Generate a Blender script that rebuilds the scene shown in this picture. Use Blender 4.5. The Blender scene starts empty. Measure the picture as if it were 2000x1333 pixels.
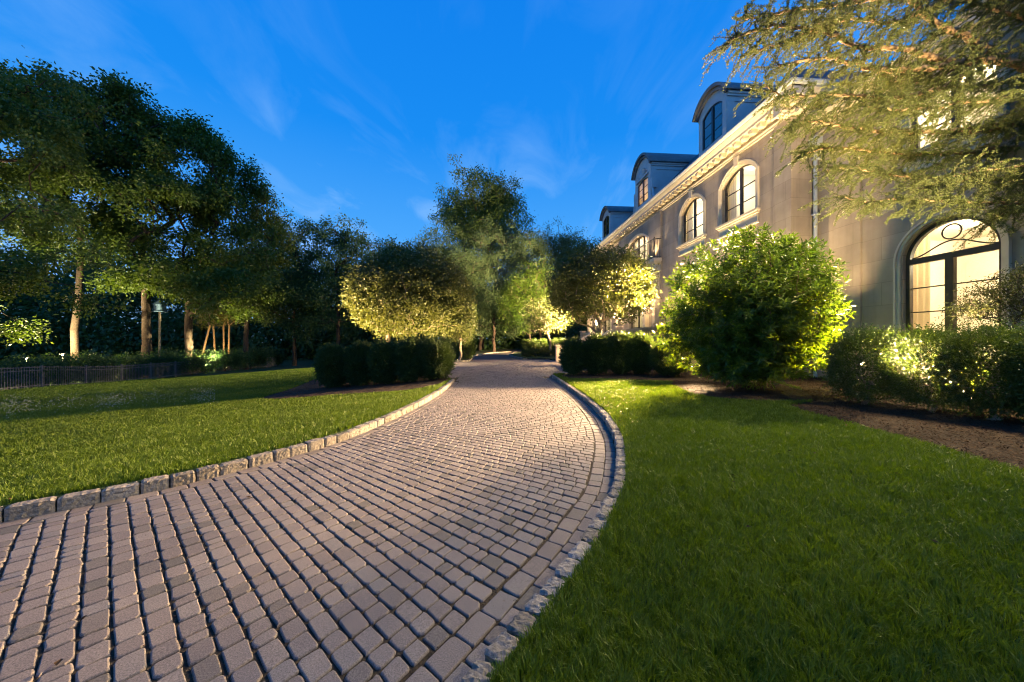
import bpy, math, random
import numpy as np
from mathutils import Vector, geometry as mgeo
random.seed(7)
RNG = np.random.default_rng(7)
sc = bpy.context.scene
COL = sc.collection
R = math.radians
PI = math.pi

# ------------------------------------------------------------------ camera frame
FPX = 667.0
TH = math.atan(50 / 667)
CAMZ = 1.5
FWD = np.array((math.sin(TH), math.cos(TH)))
RGT = np.array((math.cos(TH), -math.sin(TH)))


def at(px, d):
    """plan position that lies d metres ahead of the camera at photo column px"""
    l = (px - 1000) / FPX * d
    p = FWD * d + RGT * l
    return float(p[0]), float(p[1])


def hz(py, d):
    return CAMZ + (667 - py) / FPX * d


def at3(px, py, d):
    x, y = at(px, d)
    return np.array((x, y, hz(py, d)))


# ------------------------------------------------------------------ object helpers
def tag(o, label=None, cat=None, group=None, kind=None):
    if label: o['label'] = label
    if cat: o['category'] = cat
    if group: o['group'] = group
    if kind: o['kind'] = kind
    return o


def thing(name, label, cat, loc=(0, 0, 0), group=None):
    o = bpy.data.objects.new(name, None)
    COL.objects.link(o)
    o.location = loc
    o.empty_display_size = 0.2
    o['_w'] = tuple(float(v) for v in loc)
    return tag(o, label, cat, group)


def worldloc(o):
    p = np.zeros(3)
    while o is not None:
        p += np.array(o.location)
        o = o.parent
    return p


def link(name, me, mat, parent=None):
    o = bpy.data.objects.new(name, me)
    COL.objects.link(o)
    if mat is not None:
        for m in (mat if isinstance(mat, (list, tuple)) else [mat]):
            me.materials.append(m)
    if parent is not None:
        o.parent = parent
    return o


def np_mesh(name, V, faces_list, smooth=False, matidx=None):
    """V (n,3); faces_list: list of int arrays (m,k), one per polygon size"""
    me = bpy.data.meshes.new(name)
    V = np.asarray(V, np.float32)
    me.vertices.add(len(V))
    me.vertices.foreach_set('co', V.ravel())
    loops = np.concatenate([np.asarray(f, np.int32).ravel() for f in faces_list])
    tot = np.concatenate([np.full(len(f), np.asarray(f).shape[1], np.int32) for f in faces_list])
    start = np.concatenate([[0], np.cumsum(tot)[:-1]]).astype(np.int32)
    me.loops.add(len(loops))
    me.loops.foreach_set('vertex_index', loops)
    me.polygons.add(len(tot))
    me.polygons.foreach_set('loop_start', start)
    me.polygons.foreach_set('loop_total', tot)
    me.polygons.foreach_set('use_smooth', np.full(len(tot), bool(smooth)))
    me.update(calc_edges=True)
    return me


class MB:
    """collects simple solids into one mesh, world coordinates"""
    def __init__(s):
        s.v = []; s.f = []

    def add(s, verts, faces):
        n = len(s.v)
        s.v.extend([tuple(map(float, p)) for p in verts])
        s.f.extend([tuple(i + n for i in f) for f in faces])
        return s

    def box(s, x0, x1, y0, y1, z0, z1):
        v = [(x0, y0, z0), (x1, y0, z0), (x1, y1, z0), (x0, y1, z0), (x0, y0, z1), (x1, y0, z1), (x1, y1, z1), (x0, y1, z1)]
        return s.add(v, [(0, 3, 2, 1), (4, 5, 6, 7), (0, 1, 5, 4), (1, 2, 6, 5), (2, 3, 7, 6), (3, 0, 4, 7)])

    def tube(s, pts, rad, n=8, cap=True):
        pts = [np.array(p, float) for p in pts]
        if not hasattr(rad, '__len__'): rad = [rad] * len(pts)
        rings = []
        up = np.array((0.13, 0.21, 1.0))
        for i, p in enumerate(pts):
            t = pts[min(i + 1, len(pts) - 1)] - pts[max(i - 1, 0)]
            t /= (np.linalg.norm(t) + 1e-9)
            a = np.cross(t, up)
            if np.linalg.norm(a) < .2: a = np.cross(t, (1, .1, 0))
            a /= np.linalg.norm(a); b = np.cross(t, a)
            rings.append([p + rad[i] * (math.cos(k * 2 * PI / n) * a + math.sin(k * 2 * PI / n) * b) for k in range(n)])
        v = [q for r in rings for q in r]
        f = []
        for i in range(len(pts) - 1):
            for k in range(n):
                f.append((i * n + k, i * n + (k + 1) % n, (i + 1) * n + (k + 1) % n, (i + 1) * n + k))
        if cap:
            f.append(tuple(range(n - 1, -1, -1))); f.append(tuple((len(pts) - 1) * n + k for k in range(n)))
        return s.add(v, f)

    def lathe(s, x, y, prof, n=10):
        v = [(x + r * math.cos(k * 2 * PI / n), y + r * math.sin(k * 2 * PI / n), z) for r, z in prof for k in range(n)]
        f = []
        for i in range(len(prof) - 1):
            for k in range(n):
                f.append((i * n + k, i * n + (k + 1) % n, (i + 1) * n + (k + 1) % n, (i + 1) * n + k))
        f.append(tuple(range(n - 1, -1, -1))); f.append(tuple((len(prof) - 1) * n + k for k in range(n)))
        return s.add(v, f)

    def sweep_y(s, prof, y0, y1):
        """closed profile [(x,z)] extruded along Y"""
        n = len(prof)
        v = [(x, y0, z) for x, z in prof] + [(x, y1, z) for x, z in prof]
        f = [(i, (i + 1) % n, n + (i + 1) % n, n + i) for i in range(n)]
        f += [tuple(range(n - 1, -1, -1)), tuple(range(n, 2 * n))]
        return s.add(v, f)

    def sweep_x(s, prof, x0, x1):
        n = len(prof)
        v = [(x0, y, z) for y, z in prof] + [(x1, y, z) for y, z in prof]
        f = [(i, (i + 1) % n, n + (i + 1) % n, n + i) for i in range(n)]
        f += [tuple(range(n - 1, -1, -1)), tuple(range(n, 2 * n))]
        return s.add(v, f)

    def ring(s, outer, inner, x0, x1, closed=False):
        """band between two (y,z) polylines, from X=x0 to X=x1"""
        n = len(outer)
        v = [(x0, y, z) for y, z in outer] + [(x0, y, z) for y, z in inner] + [(x1, y, z) for y, z in outer] + [(x1, y, z) for y, z in inner]
        f = []
        for i in range(n if closed else n - 1):
            j = (i + 1) % n
            f += [(i, j, n + j, n + i), (2 * n + i, 3 * n + i, 3 * n + j, 2 * n + j), (i, 2 * n + i, 2 * n + j, j), (n + i, n + j, 3 * n + j, 3 * n + i)]
        if not closed:
            f += [(0, n, 3 * n, 2 * n), (n - 1, 3 * n - 1, 4 * n - 1, 2 * n - 1)]
        return s.add(v, f)

    def plate(s, outline, x0, x1):
        n = len(outline)
        v = [(x0, y, z) for y, z in outline] + [(x1, y, z) for y, z in outline]
        f = [tuple(range(n)), tuple(range(2 * n - 1, n - 1, -1))] + [(i, n + i, n + (i + 1) % n, (i + 1) % n) for i in range(n)]
        return s.add(v, f)

    def build(s, name, mat, parent=None, smooth=False, recalc=True):
        off = worldloc(parent) if parent is not None else np.zeros(3)
        me = bpy.data.meshes.new(name)
        me.from_pydata([tuple(np.array(p) - off) for p in s.v], [], s.f)
        if recalc:
            import bmesh
            bm = bmesh.new(); bm.from_mesh(me)
            bmesh.ops.recalc_face_normals(bm, faces=bm.faces)
            bm.to_mesh(me); bm.free()
        if smooth:
            me.polygons.foreach_set('use_smooth', np.ones(len(me.polygons), bool))
        me.update()
        return link(name, me, mat, parent)


# ------------------------------------------------------------------ materials
def new_mat(name):
    m = bpy.data.materials.new(name); m.use_nodes = True
    nt = m.node_tree; nt.nodes.clear()
    out = nt.nodes.new('ShaderNodeOutputMaterial')
    return m, nt, out


def nd(nt, t, **kw):
    n = nt.nodes.new('ShaderNode' + t)
    for k, v in kw.items():
        if k.startswith('i_'):
            n.inputs[k[2:].replace('_', ' ')].default_value = v
        else:
            setattr(n, k, v)
    return n


def ramp(nt, fac, stops):
    r = nd(nt, 'ValToRGB')
    el = r.color_ramp.elements
    while len(el) > 1: el.remove(el[-1])
    for i, (p, c) in enumerate(stops):
        e = el[0] if i == 0 else el.new(p)
        e.position = p; e.color = (*c, 1)
    nt.links.new(fac, r.inputs[0])
    return r.outputs[0]


def mat_rough(name, c0, c1, scale=6.0, rough=.85, bump=.0, bscale=40., spec=.3, metal=0., detail=5, island=0., mid=None, dist=.02):
    m, nt, out = new_mat(name)
    b = nd(nt, 'BsdfPrincipled'); L = nt.links.new
    tc = nd(nt, 'NewGeometry')
    n1 = nd(nt, 'TexNoise'); n1.inputs['Scale'].default_value = scale; n1.inputs['Detail'].default_value = detail
    L(tc.outputs['Position'], n1.inputs['Vector'])
    fac = n1.outputs['Fac']
    if island:
        mx = nd(nt, 'Mix'); mx.data_type = 'FLOAT'; mx.inputs[0].default_value = island
        L(fac, mx.inputs[2]); L(tc.outputs['Random Per Island'], mx.inputs[3]); fac = mx.outputs[0]
    stops = [(.28, c0), (.72, c1)] if mid is None else [(.22, c0), (.5, mid), (.78, c1)]
    L(ramp(nt, fac, stops), b.inputs['Base Color'])
    b.inputs['Roughness'].default_value = rough
    b.inputs['Metallic'].default_value = metal
    b.inputs['Specular IOR Level'].default_value = spec
    if bump:
        n2 = nd(nt, 'TexNoise'); n2.inputs['Scale'].default_value = bscale; n2.inputs['Detail'].default_value = 6
        L(tc.outputs['Position'], n2.inputs['Vector'])
        bp = nd(nt, 'Bump'); bp.inputs['Strength'].default_value = bump; bp.inputs['Distance'].default_value = dist
        L(n2.outputs['Fac'], bp.inputs['Height']); L(bp.outputs[0], b.inputs['Normal'])
    L(b.outputs[0], out.inputs[0])
    return m


def mat_leaf(name, dark, light, trans=.35, rough=.45, spec=.35, tl=None, cl=.25):
    """leaf: reflects, lets light through; every leaf has its own tone"""
    m, nt, out = new_mat(name); L = nt.links.new
    g = nd(nt, 'NewGeometry')
    n1 = nd(nt, 'TexNoise'); n1.inputs['Scale'].default_value = .9; n1.inputs['Detail'].default_value = 2
    L(g.outputs['Position'], n1.inputs['Vector'])
    mx = nd(nt, 'Mix'); mx.data_type = 'FLOAT'; mx.inputs[0].default_value = .65
    L(n1.outputs['Fac'], mx.inputs[2]); L(g.outputs['Random Per Island'], mx.inputs[3])
    col = ramp(nt, mx.outputs[0], [(.1, dark), (.9, light)])
    b = nd(nt, 'BsdfPrincipled'); b.inputs['Roughness'].default_value = rough
    b.inputs['Specular IOR Level'].default_value = spec
    L(col, b.inputs['Base Color'])
    t = nd(nt, 'BsdfTranslucent')
    if tl is None:
        tl = (1.25, 1.15, .5)
    mm = nd(nt, 'Mix'); mm.data_type = 'RGBA'; mm.blend_type = 'MULTIPLY'; mm.inputs[0].default_value = 1
    L(col, mm.inputs[6]); mm.inputs[7].default_value = (*tl, 1)
    L(mm.outputs[2], t.inputs[0])
    ms = nd(nt, 'MixShader'); ms.inputs[0].default_value = trans
    L(b.outputs[0], ms.inputs[1]); L(t.outputs[0], ms.inputs[2]); L(ms.outputs[0], out.inputs[0])
    return m


def mat_emit(name, col, s):
    m, nt, out = new_mat(name)
    e = nd(nt, 'Emission'); e.inputs[0].default_value = (*col, 1); e.inputs[1].default_value = s
    nt.links.new(e.outputs[0], out.inputs[0])
    return m


def mat_glass(name, tint=(.95, .97, .95), refl=.10):
    m, nt, out = new_mat(name); L = nt.links.new
    t = nd(nt, 'BsdfTransparent'); t.inputs[0].default_value = (*tint, 1)
    g = nd(nt, 'BsdfGlossy'); g.inputs['Roughness'].default_value = .02
    lw = nd(nt, 'LayerWeight'); lw.inputs[0].default_value = .5
    fr = nd(nt, 'Math'); fr.operation = 'POWER'; fr.inputs[1].default_value = 5.0; L(lw.outputs['Facing'], fr.inputs[0])
    ad = nd(nt, 'Math'); ad.operation = 'ADD'; ad.inputs[1].default_value = refl * .5; ad.use_clamp = True
    L(fr.outputs[0], ad.inputs[0])
    ms = nd(nt, 'MixShader'); L(ad.outputs[0], ms.inputs[0]); L(t.outputs[0], ms.inputs[1]); L(g.outputs[0], ms.inputs[2])
    L(ms.outputs[0], out.inputs[0])
    return m


def mat_wall():
    m, nt, out = new_mat('limestone_wall'); L = nt.links.new
    g = nd(nt, 'NewGeometry'); sp = nd(nt, 'SeparateXYZ'); L(g.outputs['Position'], sp.inputs[0])
    ad = nd(nt, 'Math'); ad.operation = 'ADD'; L(sp.outputs[0], ad.inputs[0]); L(sp.outputs[1], ad.inputs[1])
    cb = nd(nt, 'CombineXYZ'); L(ad.outputs[0], cb.inputs[0]); L(sp.outputs[2], cb.inputs[1])
    br = nd(nt, 'TexBrick'); L(cb.outputs[0], br.inputs['Vector'])
    br.inputs['Scale'].default_value = 1.0
    br.inputs['Color1'].default_value = (.42, .36, .285, 1); br.inputs['Color2'].default_value = (.35, .30, .24, 1)
    br.inputs['Mortar'].default_value = (.28, .235, .185, 1)
    br.inputs['Mortar Size'].default_value = .006; br.inputs['Brick Width'].default_value = 1.25; br.inputs['Row Height'].default_value = .62
    n = nd(nt, 'TexNoise'); n.inputs['Scale'].default_value = 1.1; n.inputs['Detail'].default_value = 8; n.inputs['Roughness'].default_value = .65
    L(g.outputs['Position'], n.inputs['Vector'])
    r = ramp(nt, n.outputs['Fac'], [(.3, (.8, .78, .76)), (.7, (1.1, 1.08, 1.05))])
    mm = nd(nt, 'Mix'); mm.data_type = 'RGBA'; mm.blend_type = 'MULTIPLY'; mm.inputs[0].default_value = 1
    L(br.outputs['Color'], mm.inputs[6]); L(r, mm.inputs[7])
    sx = nd(nt, 'Mapping'); sx.inputs['Scale'].default_value = (3.2, .16, 1); L(cb.outputs[0], sx.inputs[0])
    n3 = nd(nt, 'TexNoise'); n3.inputs['Scale'].default_value = 1.0; n3.inputs['Detail'].default_value = 7; n3.inputs['Roughness'].default_value = .6
    L(sx.outputs[0], n3.inputs['Vector'])
    r3 = ramp(nt, n3.outputs['Fac'], [(.30, (.70, .68, .65)), (.52, (1, 1, 1)), (.8, (1.06, 1.05, 1.04))])
    m3 = nd(nt, 'Mix'); m3.data_type = 'RGBA'; m3.blend_type = 'MULTIPLY'; m3.inputs[0].default_value = .5
    L(mm.outputs[2], m3.inputs[6]); L(r3, m3.inputs[7])
    b = nd(nt, 'BsdfPrincipled'); b.inputs['Roughness'].default_value = .88; b.inputs['Specular IOR Level'].default_value = .2
    L(m3.outputs[2], b.inputs['Base Color'])
    n2 = nd(nt, 'TexNoise'); n2.inputs['Scale'].default_value = 30; n2.inputs['Detail'].default_value = 6
    L(g.outputs['Position'], n2.inputs['Vector'])
    bp = nd(nt, 'Bump'); bp.inputs['Strength'].default_value = .18; bp.inputs['Distance'].default_value = .01
    L(n2.outputs['Fac'], bp.inputs['Height']); L(bp.outputs[0], b.inputs['Normal'])
    L(b.outputs[0], out.inputs[0])
    return m


def mat_paver():
    m, nt, out = new_mat('tumbled_paver'); L = nt.links.new
    g = nd(nt, 'NewGeometry')
    col = ramp(nt, g.outputs['Random Per Island'], [(0, (.10, .094, .085)), (.12, (.146, .127, .122)), (.5, (.166, .145, .138)), (.85, (.19, .168, .157)), (1, (.15, .140, .139))])
    n0 = nd(nt, 'TexNoise'); n0.inputs['Scale'].default_value = .8; n0.inputs['Detail'].default_value = 9; n0.inputs['Roughness'].default_value = .72
    L(g.outputs['Position'], n0.inputs['Vector'])
    r0 = ramp(nt, n0.outputs['Fac'], [(.3, (.72, .72, .74)), (.7, (1.12, 1.1, 1.06))])
    n1 = nd(nt, 'TexNoise'); n1.inputs['Scale'].default_value = 150; n1.inputs['Detail'].default_value = 3; n1.inputs['Roughness'].default_value = .7
    L(g.outputs['Position'], n1.inputs['Vector'])
    r1 = ramp(nt, n1.outputs['Fac'], [(.34, (.5, .49, .48)), (.5, (1, 1, 1)), (.66, (1.6, 1.58, 1.52))])
    m1 = nd(nt, 'Mix'); m1.data_type = 'RGBA'; m1.blend_type = 'MULTIPLY'; m1.inputs[0].default_value = 1
    L(col, m1.inputs[6]); L(r0, m1.inputs[7])
    m2 = nd(nt, 'Mix'); m2.data_type = 'RGBA'; m2.blend_type = 'MULTIPLY'; m2.inputs[0].default_value = .8
    L(m1.outputs[2], m2.inputs[6]); L(r1, m2.inputs[7])
    b = nd(nt, 'BsdfPrincipled'); b.inputs['Roughness'].default_value = .75; b.inputs['Specular IOR Level'].default_value = .35
    L(m2.outputs[2], b.inputs['Base Color'])
    n2 = nd(nt, 'TexNoise'); n2.inputs['Scale'].default_value = 120; n2.inputs['Detail'].default_value = 5
    L(g.outputs['Position'], n2.inputs['Vector'])
    bp = nd(nt, 'Bump'); bp.inputs['Strength'].default_value = .4; bp.inputs['Distance'].default_value = .0022
    L(n2.outputs['Fac'], bp.inputs['Height']); L(bp.outputs[0], b.inputs['Normal'])
    L(b.outputs[0], out.inputs[0])
    return m


M = {}
M['wall'] = mat_wall()
M['trim'] = mat_rough('limestone_trim', (.54, .47, .35), (.64, .57, .44), 3, .8, .1, 60, dist=.005)
M['frame'] = mat_rough('bronze_window_frame', (.03, .024, .02), (.045, .037, .03), 8, .45, spec=.5)
M['darkframe'] = mat_rough('dark_window_frame', (.015, .018, .025), (.025, .03, .04), 8, .4, spec=.5)
M['glass'] = mat_glass('window_glass')
M['dormerglass'] = mat_glass('dark_pane_glass', (.35, .33, .38), .5)
M['roof'] = mat_rough('slate_roof', (.02, .024, .03), (.05, .055, .065), 9, .6, .3, 20)
M['metal'] = mat_rough('lead_coat_metal', (.40, .46, .50), (.50, .55, .58), 2, .5, spec=.5, metal=.0)
M['fence'] = mat_rough('weathered_iron', (.10, .092, .085), (.16, .15, .14), 6, .5, spec=.5)
M['lead'] = mat_rough('dark_lead', (.09, .10, .11), (.16, .17, .18), 2, .5, spec=.5)
M['iron'] = mat_rough('black_iron', (.045, .042, .04), (.085, .08, .075), 20, .45, spec=.5)
M['plaster'] = mat_rough('cream_plaster', (.70, .62, .50), (.76, .68, .56), 1.5, .9)
M['curtain'] = mat_leaf('linen_curtain', (.50, .42, .30), (.58, .50, .38), .4, .8, .1, (1, .95, .85))
M['paver'] = mat_paver()
M['joint'] = mat_rough('joint_sand', (.018, .014, .009), (.06, .045, .028), 25, .95, .6, 90)
M['granite'] = mat_rough('granite_kerb', (.11, .095, .075), (.36, .32, .275), 42, .85, .9, 45, mid=(.20, .175, .145), island=.3, dist=.012)
M['soil'] = mat_rough('soil', (.012, .01, .007), (.03, .026, .016), 3, .95, .4, 20)
M['turf'] = mat_rough('turf_base', (.012, .028, .006), (.035, .06, .012), 14, .95, .6, 90, mid=(.022, .045, .009))
M['grass'] = mat_leaf('grass_blade', (.05, .098, .007), (.14, .198, .016), .35, .5, .3, (1.2, 1.25, .4))
M['mulch'] = mat_rough('bark_mulch', (.012, .007, .004), (.06, .035, .02), 30, .95, .9, 60, mid=(.03, .018, .010))
M['chip'] = mat_leaf('bark_chip', (.022, .013, .007), (.105, .062, .034), .0, .9, .2)
M['bark'] = mat_rough('brown_bark', (.035, .024, .017), (.10, .07, .05), 9, .95, .9, 25)
M['barkgrey'] = mat_rough('grey_bark', (.13, .105, .08), (.30, .25, .19), 12, .9, .7, 30)
M['barkcedar'] = mat_rough('cedar_bark', (.20, .13, .075), (.42, .30, .17), 14, .9, .8, 40)
M['leaf_big'] = mat_leaf('woodland_leaf', (.045, .09, .012), (.12, .175, .034), .42)
M['leaf_dark'] = mat_leaf('dark_woodland_leaf', (.028, .075, .024), (.075, .14, .045), .36)
M['leaf_pale'] = mat_leaf('pale_tree_leaf', (.04, .08, .03), (.10, .155, .06), .3)
M['leaf_crab'] = mat_leaf('crabapple_leaf', (.045, .07, .015), (.12, .14, .042), .3, tl=(1.2, 1.1, .45))
M['leaf_bush'] = mat_leaf('glossy_shrub_leaf', (.028, .07, .006), (.095, .16, .013), .36, .36, .4, (1.5, 1.35, .25))
M['leaf_box'] = mat_leaf('boxwood_leaf', (.028, .062, .010), (.085, .13, .02), .3, .35, .5)
M['leaf_yew'] = mat_leaf('yew_leaf', (.022, .048, .011), (.062, .098, .022), .22, .5, .3)
M['needle'] = mat_leaf('cedar_needle', (.07, .105, .028), (.17, .20, .068), .25, .5, .3, (1.15, 1.05, .6))
M['leaf_maple'] = mat_leaf('small_dark_leaf', (.03, .04, .012), (.085, .10, .025), .3)
M['white'] = mat_leaf('clover_white', (.6, .6, .55), (.8, .8, .78), .2, .8, .2, (1, 1, 1))
M['stone'] = mat_rough('cast_stone', (.40, .33, .24), (.52, .44, .33), 5, .85, .2, 50, dist=.005)
M['bluebox'] = mat_rough('painted_blue_grey_wood', (.08, .15, .25), (.12, .20, .31), 5, .7)
M['lampglow'] = mat_emit('lamp_glow', (1, .78, .42), 40)
M['spotglow'] = mat_emit('spotlight_glow', (1, .72, .32), 60)
M['downglow'] = mat_emit('downlight_glow', (1, .9, .7), 14)
m, nt, out = new_mat('pond_water')
b = nd(nt, 'BsdfPrincipled'); b.inputs['Base Color'].default_value = (.01, .015, .012, 1); b.inputs['Roughness'].default_value = .06
nz = nd(nt, 'TexNoise'); nz.inputs['Scale'].default_value = 3
bp = nd(nt, 'Bump'); bp.inputs['Strength'].default_value = .12; nt.links.new(nz.outputs['Fac'], bp.inputs['Height']); nt.links.new(bp.outputs[0], b.inputs['Normal'])
nt.links.new(b.outputs[0], out.inputs[0]); M['water'] = m


# ------------------------------------------------------------------ curves of the drive
def catmull(P, n):
    P = np.array(P, float)
    P = np.vstack([2 * P[0] - P[1], P, 2 * P[-1] - P[-2]])
    out = []
    for i in range(1, len(P) - 2):
        p0, p1, p2, p3 = P[i - 1:i + 3]
        for t in np.linspace(0, 1, n, endpoint=False):
            out.append(.5 * ((2 * p1) + (-p0 + p2) * t + (2 * p0 - 5 * p1 + 4 * p2 - p3) * t * t + (-p0 + 3 * p1 - 3 * p2 + p3) * t ** 3))
    out.append(P[-2])
    return np.array(out)


def resample(C, step=None, n=None):
    d = np.concatenate([[0], np.cumsum(np.linalg.norm(np.diff(C, axis=0), axis=1))])
    m = n if n else max(2, int(round(d[-1] / step)) + 1)
    s = np.linspace(0, d[-1], m)
    return np.stack([np.interp(s, d, C[:, k]) for k in range(C.shape[1])], 1)


RK = [(-3.9, -2.2), (-2.6, -1.15), (-1.2, .18), (-.03, 1.51), (.27, 1.87), (.65, 2.35), (.97, 2.83), (1.25, 3.28), (1.54, 3.96), (1.83, 4.75), (2.05, 5.58), (2.28, 6.85), (2.46, 8.89), (2.58, 11.7), (2.65, 13.95)]
LK = [(-7.5, 0.6), (-5.6, 2.0), (-4.38, 2.85), (-4.03, 3.12), (-3.68, 3.38), (-3.23, 3.75), (-2.81, 4.25), (-2.25, 5.1), (-1.9, 6.15), (-1.63, 7.42), (-1.37, 9.2), (-1.2, 11.3), (-1.17, 12.75)]
RC = catmull(RK, 8); LC = catmull(LK, 8)


def normals2(C):
    t = np.gradient(C, axis=0); t /= np.linalg.norm(t, axis=1)[:, None]
    return np.stack([t[:, 1], -t[:, 0]], 1)      # to the right of travel


def offset(C, d):
    return C + normals2(C) * d


# ------------------------------------------------------------------ ground
LEFT_EDGE = [tuple(p) for p in offset(LC, -.06)] + [(-2.3, 14.0), (-4.2, 15.4), (-5.6, 17.5), (-6.0, 20.5), (-4.8, 23.8), (-2.4, 24.4), (-1.25, 25.2), (-1.1, 34.7), (.6, 41.8), (3.4, 46.5), (4.0, 75)]
RIGHT_EDGE = [tuple(p) for p in offset(RC, .06)] + [(3.6, 14.9), (4.8, 16.2), (5.3, 18.2), (5.35, 24.8), (5.0, 27.2), (2.95, 27.65), (2.2, 34), (3.8, 44), (7.5, 49), (8, 75)]
LEy = np.array([p[1] for p in LEFT_EDGE]); LEx = np.array([p[0] for p in LEFT_EDGE])
REy = np.array([p[1] for p in RIGHT_EDGE]); REx = np.array([p[0] for p in RIGHT_EDGE])


def TL(x, y):
    e = np.interp(y, LEy, LEx)
    dd = np.maximum(0, e - x)
    return .105 - .066 * np.minimum(dd, 30) - .004 * np.minimum(np.maximum(dd - 30, 0), 60) + .02 * np.sin(x * .5 + 1) * np.minimum(dd / 4, 1)


def TR(x, y):
    return .105 + .022 * np.clip(x - np.interp(y, REy, REx), 0, 12) + 0 * y


def T(x, y):
    x = np.asarray(x, float); y = np.asarray(y, float)
    e = np.interp(y, LEy, LEx); e2 = np.interp(y, REy, REx)
    return np.where(x < e + .02, TL(x, y), np.where(x > e2 - .02, TR(x, y), 0.0))


def strip(edge, farx, zf, name, mat, y0=-8., ns=60):
    E = resample(np.array(edge), .25)
    t = np.concatenate([np.linspace(0, .12, 40), np.linspace(.12, 1, ns)[1:]]) ** 1.3
    X = E[:, 0][:, None] * (1 - t)[None] + farx * t[None]
    Y = np.repeat(E[:, 1][:, None], len(t), 1)
    Z = zf(X, Y)
    a, bn = X.shape
    idx = np.arange(a * bn).reshape(a, bn)
    q = np.stack([idx[:-1, :-1], idx[:-1, 1:], idx[1:, 1:], idx[1:, :-1]], -1).reshape(-1, 4)
    if farx < 0: q = q[:, ::-1]
    q = q[:, ::1]
    me = np_mesh(name, np.stack([X, Y, Z], -1).reshape(-1, 3), [q[:, ::-1] if False else q], True)
    return tag(link(name, me, mat), kind='structure')


g = MB().add([(-900, -60, -3.2), (900, -60, -3.2), (900, 900, -3.2), (-900, 900, -3.2)], [(0, 1, 2, 3)])
tag(g.build('ground', M['soil']), kind='structure')
strip(LEFT_EDGE, -160, TL, 'lawn', M['turf'])
strip(RIGHT_EDGE, 90, TR, 'lawn', M['turf'])

# joint bed under the pavers and the far lane
b = MB()
yy = np.linspace(-3, 28, 125)
lx = np.interp(yy, LEy, LEx) - .05; rx_ = np.interp(yy, REy, REx) + .05
b.add([(x, y, -.013) for x, y in zip(lx, yy)] + [(x, y, -.013) for x, y in zip(rx_, yy)], [(i, 125 + i, 126 + i, i + 1) for i in range(124)])
tag(b.build('driveway_bed', M['joint']), kind='structure')
b = MB()
yy = np.linspace(26.6, 74, 100)
lx = np.interp(yy, LEy, LEx) - .1; rx_ = np.interp(yy, REy, REx) + .1
b.add([(x, y, -.012) for x, y in zip(lx, yy)] + [(x, y, -.012) for x, y in zip(rx_, yy)], [(i, 100 + i, 101 + i, i + 1) for i in range(99)])
tag(b.build('far_lane', mat_rough('dark_lane', (.05, .045, .045), (.10, .09, .085), 12, .9, .5, 60)), kind='structure')

# ------------------------------------------------------------------ pavers
PAIR_R = catmull([(-4.2, -2.5), (-2.6, -1.15), (-1.2, .18), (-.03, 1.51), (1.1, 2.95), (1.78, 4.6), (2.28, 6.85), (2.5, 9.4), (2.62, 12.2), (2.65, 14.2)], 30)
PAIR_L = catmull([(-7.3, .7), (-5.6, 2.0), (-4.15, 3.02), (-2.82, 4.24), (-2.12, 5.42), (-1.72, 6.9), (-1.42, 8.75), (-1.27, 10.4), (-1.17, 12.9), (-1.1, 14.6)], 30)


RCd = resample(RC, .03); LCd = resample(LC, .03)


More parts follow.
